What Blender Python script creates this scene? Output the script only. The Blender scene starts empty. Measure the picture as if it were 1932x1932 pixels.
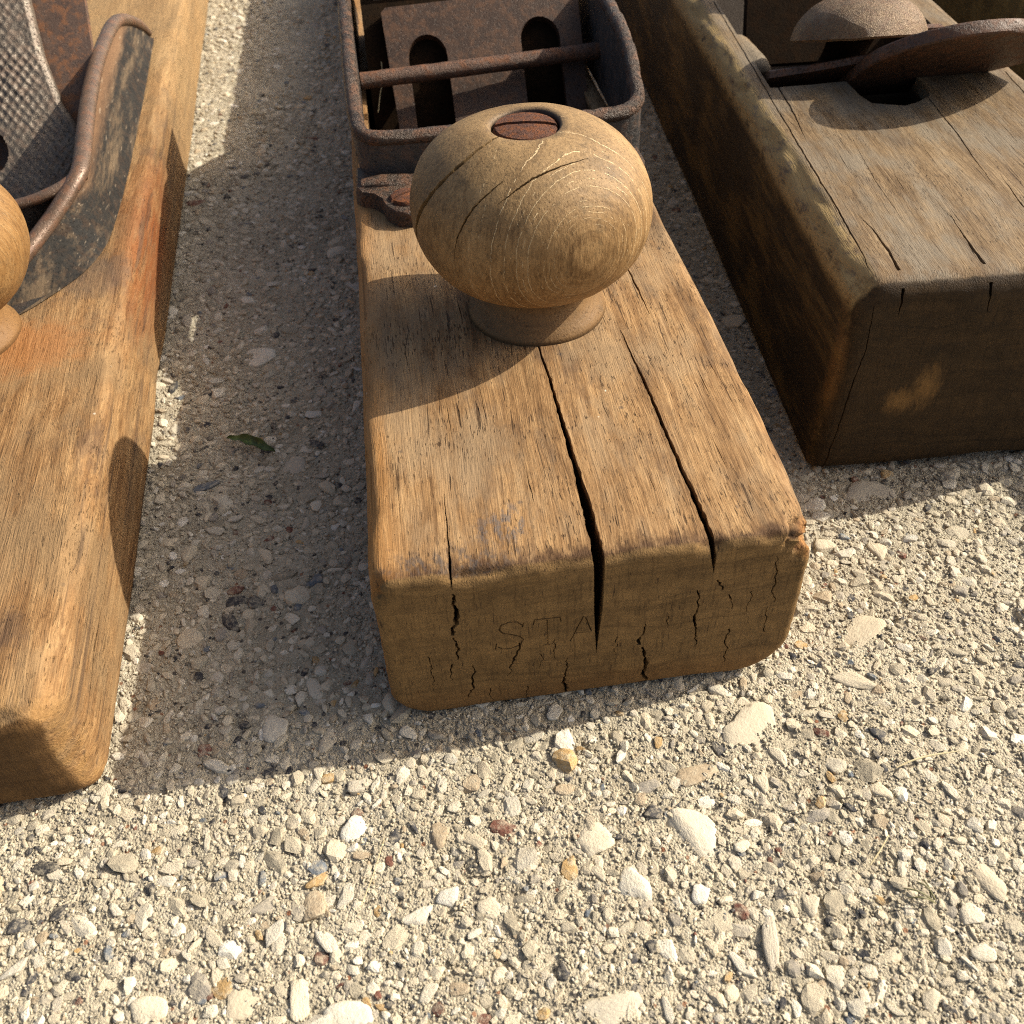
import bpy, bmesh, math, random, time
import numpy as np
from mathutils import Vector, Matrix

random.seed(11)
RNG = np.random.default_rng(7)
scene = bpy.context.scene
COL = scene.collection
MM = 0.001

# ------------------------------------------------------------------ camera, sky, sun, exposure
cam_d = bpy.data.cameras.new("camera")
cam_d.sensor_width = 36.0
cam_d.lens = 36.0 * 1808.308 / 1932.0
cam_d.clip_start = 0.005
cam_d.clip_end = 50.0
cam = bpy.data.objects.new("camera", cam_d)
COL.objects.link(cam)
R_ = Vector((0.99871007, -0.03635649, -0.0354458))
U_ = Vector((0.05077596, 0.71509403, 0.6971817))
F_ = Vector((0.0, 0.69808218, -0.71601765))
m = Matrix.Identity(4)
for i in range(3):
    m[i][0], m[i][1], m[i][2] = R_[i], U_[i], -F_[i]
m.translation = (0, 0, 0.13695152)
cam.matrix_world = m
cam_d.dof.use_dof = True
cam_d.dof.focus_distance = 0.165
cam_d.dof.aperture_fstop = 45.0
scene.camera = cam

SUN_AZ, SUN_EL = math.radians(75.2), math.radians(35.6)
world = bpy.data.worlds.new("World")
scene.world = world
world.use_nodes = True
wn = world.node_tree
wn.nodes.clear()
sky = wn.nodes.new("ShaderNodeTexSky")
sky.sky_type = 'NISHITA'
sky.sun_disc = False
sky.sun_elevation = SUN_EL
sky.sun_rotation = SUN_AZ
sky.air_density = 0.6
sky.dust_density = 5.0
sky.ozone_density = 0.6
bg = wn.nodes.new("ShaderNodeBackground")
bg.inputs[1].default_value = 0.142
wo = wn.nodes.new("ShaderNodeOutputWorld")
warm = wn.nodes.new('ShaderNodeMix'); warm.data_type = 'RGBA'; warm.blend_type = 'MULTIPLY'
warm.inputs[0].default_value = 1.0
warm.inputs[7].default_value = (1.0, 0.985, 0.92, 1)
wn.links.new(sky.outputs[0], warm.inputs[6])
wn.links.new(warm.outputs[2], bg.inputs[0])
wn.links.new(bg.outputs[0], wo.inputs[0])

sun_d = bpy.data.lights.new("sun", 'SUN')
sun_d.energy = 4.9
sun_d.angle = math.radians(0.45)
sun_d.color = (1.0, 0.925, 0.79)
sun = bpy.data.objects.new("sun", sun_d)
COL.objects.link(sun)
to_sun = Vector((math.sin(SUN_AZ) * math.cos(SUN_EL), math.cos(SUN_AZ) * math.cos(SUN_EL), math.sin(SUN_EL)))
sun.rotation_euler = (-to_sun).to_track_quat('-Z', 'Y').to_euler()
sun.location = to_sun * 2

scene.view_settings.view_transform = 'Standard'
scene.view_settings.look = 'None'
scene.view_settings.exposure = 0.5
scene.view_settings.gamma = 1.0
scene.cycles.use_denoising = False
scene.cycles.filter_width = 1.1
scene.cycles.max_bounces = 8
scene.cycles.diffuse_bounces = 4

# ------------------------------------------------------------------ numpy noise
def _hash(ix, iy, iz, seed):
    h = (ix.astype(np.int64) * 374761393 + iy.astype(np.int64) * 668265263 + iz.astype(np.int64) * 2147483647 + seed * 974711) & 0xffffffff
    h = ((h ^ (h >> 13)) * 1274126177) & 0xffffffff
    h = (h ^ (h >> 16)) & 0xffffffff
    return h.astype(np.float64) / 4294967295.0

def vnoise(P, scale, seed=0):
    """smooth value noise in -1..1; P is (n,3) in mm, scale in 1/mm (number or triple)"""
    Q = np.asarray(P, float) * scale + 1000.0
    I = np.floor(Q); f = Q - I; f = f * f * (3 - 2 * f)
    I = I.astype(np.int64); out = 0
    for dx in (0, 1):
        wx = f[:, 0] if dx else 1 - f[:, 0]
        for dy in (0, 1):
            wy = f[:, 1] if dy else 1 - f[:, 1]
            for dz in (0, 1):
                wz = f[:, 2] if dz else 1 - f[:, 2]
                out = out + wx * wy * wz * _hash(I[:, 0] + dx, I[:, 1] + dy, I[:, 2] + dz, seed)
    return out * 2 - 1

# ------------------------------------------------------------------ node helper
class G:
    def __init__(self, name):
        self.m = bpy.data.materials.new(name)
        self.m.use_nodes = True
        self.t = self.m.node_tree
        self.t.nodes.clear()
        self.out = self.t.nodes.new("ShaderNodeOutputMaterial")
        self.b = self.t.nodes.new("ShaderNodeBsdfPrincipled")
        self.t.links.new(self.b.outputs[0], self.out.inputs[0])
        tc = self.t.nodes.new("ShaderNodeTexCoord")
        self.P = self.vm('SCALE', tc.outputs['Object'], scale=1000.0)
    def n(self, typ, **kw):
        nd = self.t.nodes.new(typ)
        for k, v in kw.items(): setattr(nd, k, v)
        return nd
    def put(self, sock, v):
        if v is None: return
        if isinstance(v, bpy.types.NodeSocket): self.t.links.new(v, sock)
        elif isinstance(v, (tuple, list)) and sock.type == 'RGBA' and len(v) == 3: sock.default_value = (*v, 1)
        else: sock.default_value = v
    def vm(self, op, a, b=None, scale=None):
        nd = self.n("ShaderNodeVectorMath", operation=op)
        self.put(nd.inputs[0], a)
        if b is not None: self.put(nd.inputs[1], b)
        if scale is not None: self.put(nd.inputs['Scale'], scale)
        return nd.outputs['Value'] if op in ('LENGTH', 'DISTANCE', 'DOT_PRODUCT') else nd.outputs[0]
    def ma(self, op, a, b=None, c=None, clamp=False):
        nd = self.n("ShaderNodeMath", operation=op, use_clamp=clamp)
        self.put(nd.inputs[0], a)
        if b is not None: self.put(nd.inputs[1], b)
        if c is not None: self.put(nd.inputs[2], c)
        return nd.outputs[0]
    def mul(self, a, b): return self.ma('MULTIPLY', a, b)
    def add(self, a, b): return self.ma('ADD', a, b)
    def noise(self, v, scale=1.0, detail=2.0, rough=0.55, dist=0.0):
        nd = self.n("ShaderNodeTexNoise")
        self.put(nd.inputs['Vector'], v)
        nd.inputs['Scale'].default_value = scale
        nd.inputs['Detail'].default_value = detail
        nd.inputs['Roughness'].default_value = rough
        nd.inputs['Distortion'].default_value = dist
        return nd.outputs[0]
    def voro(self, v, scale=1.0, feature='F1', rand=1.0):
        nd = self.n("ShaderNodeTexVoronoi", feature=feature)
        self.put(nd.inputs['Vector'], v)
        nd.inputs['Scale'].default_value = scale
        nd.inputs['Randomness'].default_value = rand
        return nd
    def ss(self, v, a, b, lo=0.0, hi=1.0):
        """smoothstep of v from a..b to lo..hi"""
        nd = self.n("ShaderNodeMapRange", interpolation_type='SMOOTHSTEP')
        self.put(nd.inputs[0], v)
        if a > b: a, b, lo, hi = b, a, hi, lo
        for i, x in enumerate((a, b, lo, hi)): nd.inputs[i + 1].default_value = x
        return nd.outputs[0]
    def mix(self, f, a, b, blend='MIX'):
        nd = self.n("ShaderNodeMix", data_type='RGBA', blend_type=blend)
        self.put(nd.inputs[0], f); self.put(nd.inputs[6], a); self.put(nd.inputs[7], b)
        return nd.outputs[2]
    def ramp(self, v, stops, interp='LINEAR'):
        nd = self.n("ShaderNodeValToRGB")
        r = nd.color_ramp; r.interpolation = interp
        while len(r.elements) < len(stops): r.elements.new(0.5)
        for e, (p, c) in zip(r.elements, stops): e.position = p; e.color = (*c, 1)
        self.put(nd.inputs[0], v)
        return nd.outputs[0]
    def xyz(self, v):
        nd = self.n("ShaderNodeSeparateXYZ"); self.put(nd.inputs[0], v)
        return nd.outputs
    def bump(self, h, dist, strength=1.0, normal=None):
        nd = self.n("ShaderNodeBump")
        nd.inputs['Strength'].default_value = strength
        nd.inputs['Distance'].default_value = dist
        self.put(nd.inputs['Height'], h)
        if normal is not None: self.put(nd.inputs['Normal'], normal)
        return nd.outputs[0]
    def blob(self, c, r, wobble=0.5, nz=None, a=1.0, b=0.35):
        """soft irregular patch: centre c (mm), radii r (triple)"""
        d = self.vm('SUBTRACT', self.P, c)
        d = self.vm('DIVIDE', d, r)
        d = self.vm('LENGTH', d)
        nz = nz if nz is not None else self.noise(self.P, 0.25, 4, 0.65)
        d = self.add(d, self.mul(self.add(nz, -0.5), wobble * 2))
        return self.ss(d, a, b)
    def fin(self, col, rough, normal=None, metallic=0.0, spec=0.4):
        self.put(self.b.inputs['Base Color'], col)
        self.put(self.b.inputs['Roughness'], rough)
        self.put(self.b.inputs['Metallic'], metallic)
        self.put(self.b.inputs['Specular IOR Level'], spec)
        if normal is not None: self.put(self.b.inputs['Normal'], normal)
        return self.m

def wood(name, dark, mid, light, end_dark, end_light, grey=None, grey_amt=0.0, pore=0.75, pore_len=0.32, patina=None, front_y=0.9, extra=None,
         speck=0.5, spots=0.6, grain_bump=0.10, rough=0.62, box=None, deep=(1.0, 1.6)):
    g = G(name)
    P = g.P
    X, Y, Z = g.xyz(P)
    warp = g.noise(g.vm('MULTIPLY', P, (0.03, 0.012, 0.03)), 1.0, 2)
    wv = g.n("ShaderNodeCombineXYZ"); g.put(wv.inputs[0], g.mul(warp, 7.0)); g.put(wv.inputs[2], g.mul(warp, 5.0))
    Pw = g.vm('ADD', P, wv.outputs[0])
    s1 = g.noise(g.vm('MULTIPLY', Pw, (0.22, 0.012, 0.22)), 1.0, 4, 0.6)
    s2 = g.noise(g.vm('MULTIPLY', Pw, (1.6, 0.05, 1.6)), 1.0, 4, 0.65)
    s3 = g.noise(g.vm('MULTIPLY', Pw, (4.5, 0.22, 4.5)), 1.0, 2, 0.6)
    bl = g.noise(P, 0.045, 4, 0.6)
    bl2 = g.noise(P, 0.16, 5, 0.65)
    bl3 = g.noise(g.vm('MULTIPLY', P, (0.30, 0.09, 0.30)), 1.0, 6, 0.72)
    v = g.add(g.mul(s1, 0.34), g.add(g.mul(s2, 0.36), g.mul(bl3, 0.30)))
    col = g.ramp(v, [(0.37, dark), (0.49, mid), (0.61, light)])
    col = g.mix(g.ss(s3, 0.38, 0.66, 0.0, 0.55), col, g.mix(0.55, col, dark), 'MIX')
    s4 = g.noise(g.vm('MULTIPLY', Pw, (2.6, 0.11, 2.6)), 1.0, 4, 0.7)
    col = g.mix(g.ss(s4, 0.54, 0.72, 0.0, 0.5), col, light)
    scf = g.noise(g.vm('MULTIPLY', P, (0.9, 0.5, 0.9)), 1.0, 6, 0.8)
    col = g.mix(g.ss(scf, 0.53, 0.68, 0.0, 0.6), col, dark)
    stn = g.noise(g.vm('MULTIPLY', g.vm('ADD', P, (17, 5, 9)), (0.10, 0.04, 0.10)), 1.0, 5, 0.7)
    col = g.mix(g.ss(stn, 0.52, 0.68, 0.0, 0.6), col, g.mix(0.5, dark, (0.09, 0.07, 0.055)))
    # broad colour drift
    col = g.mix(g.ss(bl, 0.45, 0.72, 0, 0.55), col, dark)
    if grey:
        gm = g.ss(g.add(g.mul(bl, 0.5), g.mul(g.noise(g.vm('MULTIPLY', P, (0.2, 0.05, 0.2)), 1.0, 5, 0.7), 0.5)), 0.42, 0.60, 0, grey_amt)
        col = g.mix(gm, col, grey)
    # open pores: short dark dashes along the grain
    pw = g.vm('MULTIPLY', Pw, (4.0, pore_len * 1.5, 4.0))
    pn = g.noise(pw, 1.0, 1.5, 0.5)
    pgate = g.ss(g.noise(P, 0.075, 4, 0.65), 0.36, 0.66, -0.075, 0.045)
    pm = g.ss(g.add(pn, pgate), 0.635, 0.70)
    # a few longer hairline checks
    pl = g.noise(g.vm('MULTIPLY', Pw, (2.0, 0.07, 2.0)), 1.0, 1.0)
    pm2 = g.ss(pl, 0.70, 0.735)
    pmask = g.ma('MAXIMUM', pm, pm2)
    col = g.mix(g.mul(pmask, pore), col, (0.035, 0.018, 0.008))
    # mould spots
    vo = g.voro(P, 0.16)
    vr = g.xyz(vo.outputs['Color'])
    dsp = g.add(vo.outputs['Distance'], g.mul(g.noise(P, 1.6, 3), 0.10))
    sp = g.mul(g.ss(dsp, 0.155, 0.075), g.ss(vr[0], 0.50, 0.52))
    col = g.mix(g.mul(sp, spots), col, (0.045, 0.04, 0.04))
    # pale dust flecks
    vo2 = g.voro(P, 0.13)
    vr2 = g.xyz(vo2.outputs['Color'])
    sk = g.mul(g.ss(g.add(vo2.outputs['Distance'], g.mul(g.noise(P, 2.2, 2), 0.06)), 0.075, 0.05), g.ss(vr2[1], 0.62, 0.64))
    col = g.mix(g.mul(sk, speck), col, (0.75, 0.70, 0.58))
    if patina: col = patina(g, col, X, Y, Z, v, bl, bl2)
    # end grain on the near end
    em = g.ss(g.add(Y, g.mul(g.add(g.noise(P, 0.6, 3), -0.5), 0.8)), front_y + 0.35, front_y - 0.35)
    e1 = g.add(g.mul(g.noise(g.vm('MULTIPLY', P, (0.05, 0.5, 0.40)), 1.0, 6, 0.7, 0.5), 0.45), g.mul(g.noise(P, 0.22, 6, 0.72), 0.55))
    e2 = g.noise(g.vm('MULTIPLY', P, (2.6, 1.0, 0.16)), 1.0, 3, 0.6)
    ec = g.ramp(g.add(g.mul(e1, 0.75), g.mul(bl2, 0.25)), [(0.32, end_dark), (0.60, end_light)])
    ec = g.mix(g.ss(e2, 0.52, 0.68, 0, 0.55), ec, end_dark)
    ep = g.voro(g.vm('MULTIPLY', P, (1.0, 0.2, 1.0)), 1.5)
    ec = g.mix(g.ss(ep.outputs['Distance'], 0.22, 0.10, 0, 0.35), ec, (0.03, 0.016, 0.008))
    rg_ = g.noise(g.vm('MULTIPLY', g.vm('ADD', P, g.vm('SCALE', (0.0, 0.0, 1.0), scale=g.mul(g.noise(g.vm('MULTIPLY', P, (0.04, 0.04, 0.04)), 1.0, 2), 9.0))), (0.01, 0.1, 0.75)), 1.0, 3, 0.6)
    ec = g.mix(g.ss(rg_, 0.52, 0.66, 0, 0.4), ec, end_dark)
    e3 = g.noise(g.vm('MULTIPLY', P, (3.2, 1.0, 0.35)), 1.0, 1)
    ec = g.mix(g.ss(e3, 0.69, 0.73, 0, 0.75), ec, (0.03, 0.016, 0.008))
    col = g.mix(em, col, ec)
    if box:   # shade inside the splits and the mouth, painted by depth below the surface
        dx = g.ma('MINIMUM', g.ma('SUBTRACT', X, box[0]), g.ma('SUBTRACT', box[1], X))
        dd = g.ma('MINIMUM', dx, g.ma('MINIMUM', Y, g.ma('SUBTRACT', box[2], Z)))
        dirt_shade = g.mul(g.ss(dd, deep[0], deep[1]), g.ss(Z, 7.0, 10.0))
        col = g.mix(g.mul(dirt_shade, 0.85), col, (0.022, 0.013, 0.007))
    if extra: col = extra(g, col, X, Y, Z, em)
    h = g.add(g.mul(s3, 0.7), g.add(g.mul(s2, 0.45), g.mul(g.noise(P, 1.4, 4, 0.7), 0.4)))
    h = g.add(h, g.mul(pmask, -0.9))
    nrm = g.bump(h, grain_bump * MM * 1.8, 1.0)
    rg = g.add(g.mul(bl2, 0.25), rough - 0.12)
    return g.fin(col, g.add(rg, 0.12), nrm, spec=0.18)

def iron(name, a, b, rust, rust_amt=0.5, rough=0.5, metallic=0.35, scale=0.5, bump=0.12, extra=None, pale=0.25):
    g = G(name)
    n1 = g.noise(g.P, scale * 0.35, 5, 0.65)
    n2 = g.noise(g.P, scale * 2.5, 4, 0.7)
    n3 = g.noise(g.vm('ADD', g.P, (31, 7, 3)), scale * 0.8, 5, 0.7)
    col = g.ramp(g.add(g.mul(n1, 0.6), g.mul(n2, 0.4)), [(0.33, a), (0.62, b)])
    rm = g.ss(n3, 0.46, 0.62, 0, rust_amt)
    col = g.mix(rm, col, rust)
    n4 = g.noise(g.P, scale * 5.0, 3, 0.7)
    col = g.mix(g.ss(n4, 0.64, 0.78, 0, pale), col, (0.36, 0.30, 0.25))
    pits = g.noise(g.P, scale * 3.4, 3, 0.7)
    col = g.mix(g.ss(pits, 0.40, 0.30, 0, 0.6), col, tuple(c * 0.3 for c in a))
    if extra: col = extra(g, col)
    h = g.add(g.mul(n2, 0.6), g.add(g.mul(g.noise(g.P, scale * 6, 3, 0.7), 0.5), g.ss(pits, 0.45, 0.3, 0, -0.8)))
    nrm = g.bump(h, bump * MM * 2.0, 1.0)
    rg = g.add(g.mul(rm, 0.25), g.add(rough - 0.1, g.mul(n2, 0.2)))
    mt = g.ss(rm, 0.0, 0.6, metallic, metallic * 0.3)
    return g.fin(col, rg, nrm, metallic=mt, spec=0.5 if rough < 0.7 else (0.2 if rough < 0.9 else 0.05))

# ------------------------------------------------------------------ mesh helpers (everything in mm, scaled when linked)
def mesh_from(name, verts, faces, mats=(), smooth=True, angle=40):
    me = bpy.data.meshes.new(name)
    me.from_pydata([tuple(float(c) * MM for c in v) for v in verts], [], faces)
    me.validate()
    for mt in mats: me.materials.append(mt)
    if smooth:
        me.polygons.foreach_set("use_smooth", [True] * len(me.polygons))
        me.set_sharp_from_angle(angle=math.radians(angle))
    me.update()
    return me

def link(name, me, parent=None, **props):
    o = bpy.data.objects.new(name, me)
    COL.objects.link(o)
    if parent is not None: o.parent = parent
    for k, v in props.items(): o[k] = v
    return o

def empty(name, loc_mm, rz, label, category, group=None):
    o = bpy.data.objects.new(name, None)
    o.empty_display_size = 0.02
    COL.objects.link(o)
    o.location = Vector(loc_mm) * MM
    o.rotation_euler = (0, 0, rz)
    o['label'] = label; o['category'] = category
    if group: o['group'] = group
    return o

class MB:
    """collects shapes in mm as one mesh"""
    def __init__(self): self.v = []; self.f = []
    def add(self, verts, faces):
        k = len(self.v)
        self.v += [tuple(p) for p in verts]
        self.f += [tuple(i + k for i in f) for f in faces]
    def loft(self, rings, close=True, caps=True):
        n = len(rings[0]); k = len(self.v)
        for r in rings: self.v += [tuple(p) for p in r]
        for i in range(len(rings) - 1):
            for j in range(n if close else n - 1):
                a = k + i * n + j; b = k + i * n + (j + 1) % n
                self.f.append((a, b, b + n, a + n))
        if caps and close:
            self.f.append(tuple(k + j for j in reversed(range(n))))
            self.f.append(tuple(k + (len(rings) - 1) * n + j for j in range(n)))
    def tube(self, pts, radii, seg=12, squash=1.0, jitter=0.0):
        pts = [Vector(p) for p in pts]
        if not isinstance(radii, (list, tuple)): radii = [radii] * len(pts)
        rings = []
        for i, p in enumerate(pts):
            t = (pts[min(i + 1, len(pts) - 1)] - pts[max(i - 1, 0)]).normalized()
            up = Vector((0, 0, 1)) if abs(t.z) < 0.9 else Vector((1, 0, 0))
            s = t.cross(up).normalized(); u = s.cross(t).normalized()
            rings.append([p + (s * math.cos(2 * math.pi * j / seg) + u * math.sin(2 * math.pi * j / seg) * squash) * radii[i] * (1 + jitter * random.uniform(-1, 1)) for j in range(seg)])
        self.loft(rings)
    def lathe(self, prof, c=(0, 0, 0), seg=64):
        rings = [[(c[0] + r * math.cos(2 * math.pi * j / seg), c[1] + r * math.sin(2 * math.pi * j / seg), c[2] + z) for j in range(seg)] for r, z in prof]
        self.loft(rings)
    def box(self, lo, hi):
        x0, y0, z0 = lo; x1, y1, z1 = hi
        self.add([(x0, y0, z0), (x1, y0, z0), (x1, y1, z0), (x0, y1, z0), (x0, y0, z1), (x1, y0, z1), (x1, y1, z1), (x0, y1, z1)],
                 [(3, 2, 1, 0), (4, 5, 6, 7), (0, 1, 5, 4), (1, 2, 6, 5), (2, 3, 7, 6), (3, 0, 4, 7)])
    def prism(self, poly, d, base=None):
        """poly: 3-D points (closed, counter-clockwise seen against d); extruded by vector d"""
        n = len(poly); d = Vector(d)
        self.add([tuple(p) for p in poly] + [tuple(Vector(p) + d) for p in poly],
                 [tuple(reversed(range(n))), tuple(range(n, 2 * n))] + [(j, (j + 1) % n, n + (j + 1) % n, n + j) for j in range(n)])
    def crack(self, pts, normal, widths, depths, step=1.0, jit=0.11, out=0.8, lean=0.0, wander=0.07):
        """V-shaped split along a polyline lying on a surface"""
        N = Vector(normal).normalized()
        P = [Vector(p) for p in pts]
        L = [0.0]
        for a, b in zip(P, P[1:]): L.append(L[-1] + (b - a).length)
        n = max(4, int(L[-1] / step))
        rings = []
        off = 0.0
        for i in range(n + 1):
            s = L[-1] * i / n
            k = max(j for j in range(len(L)) if L[j] <= s + 1e-9); k = min(k, len(P) - 2)
            t = (s - L[k]) / max(1e-9, L[k + 1] - L[k])
            p = P[k].lerp(P[k + 1], t)
            w = widths[k] + (widths[k + 1] - widths[k]) * t
            d = depths[k] + (depths[k + 1] - depths[k]) * t
            T = (P[k + 1] - P[k]).normalized(); S = N.cross(T).normalized()
            off = off * 0.7 + random.uniform(-wander, wander)
            p = p + S * off
            wl = w * 0.5 * (1 + random.uniform(-jit, jit) * 2); wr = w * 0.5 * (1 + random.uniform(-jit, jit) * 2)
            k2 = 0.72 + random.uniform(-.1, .1)
            rings.append([p + N * out - S * wl * 1.05, p + N * out + S * wr * 1.05, p + S * wr - N * 0.02,
                          p + S * wr * k2 - N * d * 0.5 + S * lean * d * .5, p - N * d + S * lean * d + S * 0.02, p - N * d + S * lean * d - S * 0.02,
                          p - S * wl * k2 - N * d * 0.5 + S * lean * d * .5, p - S * wl - N * 0.02])
        self.loft(rings)
    def stroke(self, pts, normal, w, d, out=0.6):
        N = Vector(normal).normalized(); P = [Vector(p) for p in pts]
        rings = []
        for i, p in enumerate(P):
            T = (P[min(i + 1, len(P) - 1)] - P[max(i - 1, 0)]).normalized(); S = N.cross(T).normalized()
            rings.append([p + N * out - S * w / 2, p + N * out + S * w / 2, p - N * d + S * w * 0.3, p - N * d - S * w * 0.3])
        self.loft(rings)

def recalc(me):
    bm = bmesh.new(); bm.from_mesh(me)
    bmesh.ops.recalc_face_normals(bm, faces=bm.faces)
    bm.to_mesh(me); bm.free()

def raw_mesh(verts, faces):
    me = bpy.data.meshes.new("tmp")
    me.from_pydata([tuple(float(c) for c in v) for v in verts], [], faces)
    recalc(me)
    return me

def _bool(me, others, op, selfx):
    ob = bpy.data.objects.new("tmp_body", me); COL.objects.link(ob)
    tmp = []
    for cm in others:
        co = bpy.data.objects.new("tmp_cut", cm); COL.objects.link(co); tmp.append(co)
        md = ob.modifiers.new("cut", 'BOOLEAN'); md.operation = op; md.solver = 'EXACT'; md.object = co
        md.use_self = selfx
    dg = bpy.context.evaluated_depsgraph_get()
    out = bpy.data.meshes.new_from_object(ob.evaluated_get(dg))
    for o in tmp + [ob]:
        d = o.data; bpy.data.objects.remove(o); bpy.data.meshes.remove(d)
    return out

def carve(verts, faces, cutters):
    """body minus cutters (list of MB), returns verts, faces in mm; overlapping cutters are fused first"""
    allc = MB()
    for c in cutters: allc.add(c.v, c.f)
    far_ = MB(); far_.box((900, 900, 900), (901, 901, 901))
    fused = _bool(raw_mesh(allc.v, allc.f), [raw_mesh(far_.v, far_.f)], 'UNION', True)
    out = _bool(raw_mesh(verts, faces), [fused], 'DIFFERENCE', False)
    V = [tuple(v.co) for v in out.vertices]; Fc = [tuple(p.vertices) for p in out.polygons]
    bpy.data.meshes.remove(out)
    # keep the main piece: drop slivers cut loose
    par = list(range(len(V)))
    def find(a):
        while par[a] != a: par[a] = par[par[a]]; a = par[a]
        return a
    for f in Fc:
        r = find(f[0])
        for b in f[1:]: par[find(b)] = r
    cnt = {}
    for f in Fc: r = find(f[0]); cnt[r] = cnt.get(r, 0) + 1
    if cnt:
        top = max(cnt, key=cnt.get)
        Fc = [f for f in Fc if find(f[0]) == top]
        used = sorted({i for f in Fc for i in f}); mp = {o: k for k, o in enumerate(used)}
        V = [V[o] for o in used]; Fc = [tuple(mp[i] for i in f) for f in Fc]
    return V, Fc

def rounded_rect(x0, x1, z0, z1, r, step=0.8):
    """r = radii (bottom-left, bottom-right, top-right, top-left); counter-clockwise seen from -y"""
    cs = [(x0 + r[0], z0 + r[0], r[0], 180), (x1 - r[1], z0 + r[1], r[1], 270), (x1 - r[2], z1 - r[2], r[2], 0), (x0 + r[3], z1 - r[3], r[3], 90)]
    pts = []
    for k in range(4):
        cx, cz, rr, a0 = cs[k]
        n = max(3, int(rr * 1.57 / (step * 0.6)))
        for i in range(n + 1):
            a = math.radians(a0 + 90 * i / n)
            pts.append((cx + rr * math.cos(a), cz + rr * math.sin(a)))
        nx, nz, nr, na = cs[(k + 1) % 4]
        e = (nx + nr * math.cos(math.radians(na)), nz + nr * math.sin(math.radians(na)))
        s = pts[-1]; L = math.hypot(e[0] - s[0], e[1] - s[1]); q = int(L / step)
        for i in range(1, q): pts.append((s[0] + (e[0] - s[0]) * i / q, s[1] + (e[1] - s[1]) * i / q))
    return np.array(pts)

def sweep_block(outline, ys, fr, cap_rings=26):
    """long block along +y with a rounded near end; returns verts (n,3), faces"""
    n = len(outline)
    c = (outline.max(0) + outline.min(0)) / 2
    rings = []
    half = (outline.max(0) - outline.min(0)) / 2
    inset = lambda d: c + (outline - c) * (1 - d / half)
    inner = inset(fr)
    for i in range(cap_rings):
        t = 0.03 + 0.97 * (i / cap_rings)
        q = c + (inner - c) * t
        rings.append(np.stack([q[:, 0], np.zeros(n), q[:, 1]], 1))
    for a in np.linspace(90, 0, 8):
        a = math.radians(a)
        q = inset(fr - fr * math.cos(a))
        rings.append(np.stack([q[:, 0], np.full(n, fr - fr * math.sin(a)), q[:, 1]], 1))
    for y in ys:
        if y > fr + 0.3: rings.append(np.stack([outline[:, 0], np.full(n, y), outline[:, 1]], 1))
    V = np.concatenate(rings)
    Fc = []
    for i in range(len(rings) - 1):
        for j in range(n):
            a = i * n + j; b = i * n + (j + 1) % n
            Fc.append((a, b, b + n, a + n))
    Fc.append(tuple(reversed(range(n))))
    Fc.append(tuple((len(rings) - 1) * n + j for j in range(n)))
    return V, Fc

def ywarp(near, far, s0, s1):
    ys = [0.0]
    while ys[-1] < far:
        ys.append(ys[-1] + (s0 if ys[-1] < near else s1))
    return ys

# ------------------------------------------------------------------ materials
def _mid_patina(g, col, X, Y, Z, v, bl, bl2):
    # grime rubbed into the front arris and the left edge
    n = g.noise(g.vm('MULTIPLY', g.P, (0.7, 0.28, 0.3)), 1.0, 4, 0.7)
    a = g.ss(g.add(Y, g.mul(n, 10.0)), 9.4, 5.4, 0, 0.92)
    col = g.mix(a, col, (0.06, 0.030, 0.014))
    o = g.ss(g.add(X, g.mul(g.noise(g.vm('MULTIPLY', g.P, (0.4, 0.05, 0.4)), 1.0, 3), 6.0)), 9.0, 4.0, 0, 0.5)
    col = g.mix(o, col, (0.36, 0.165, 0.042))
    st = g.blob((21.0, 9.0, 34.0), (6.5, 5.5, 9.0), 0.55)
    st2 = g.ss(g.noise(g.vm('MULTIPLY', g.P, (0.9, 0.35, 1)), 1.0, 5, 0.75), 0.46, 0.6)
    col = g.mix(g.mul(g.mul(st, st2), 0.75), col, (0.10, 0.09, 0.085))
    st = g.blob((12.0, 3.0, 34.0), (14.0, 4.0, 7.0), 0.6)
    col = g.mix(g.mul(g.mul(st, st2), 0.7), col, (0.07, 0.06, 0.055))
    k = g.blob((58.0, 96.0, 34.0), (12.0, 14.0, 9.0), 0.5)
    col = g.mix(g.mul(k, 0.75), col, (0.12, 0.075, 0.04))
    return col

def _mid_extra(g, col, X, Y, Z, em):
    ch = g.blob((65.2, 1.4, 31.4), (3.2, 4.2, 4.2), 0.45, g.noise(g.P, 0.5, 3))
    fib = g.noise(g.vm('MULTIPLY', g.P, (2.2, 0.6, 1.4)), 1.0, 4, 0.7)
    col = g.mix(ch, col, g.ramp(fib, [(0.38, (0.12, 0.045, 0.012)), (0.62, (0.36, 0.185, 0.062))]))
    lo = g.ss(Z, 9.0, 1.0, 0, 0.35)
    col = g.mix(g.mul(lo, em), col, (0.22, 0.10, 0.03))
    return col

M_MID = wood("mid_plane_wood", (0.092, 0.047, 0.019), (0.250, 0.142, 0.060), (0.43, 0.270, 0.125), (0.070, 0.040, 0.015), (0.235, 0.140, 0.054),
             grey=(0.30, 0.215, 0.125), grey_amt=0.55, patina=_mid_patina, extra=_mid_extra, box=(0, 66, 33.85))

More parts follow.
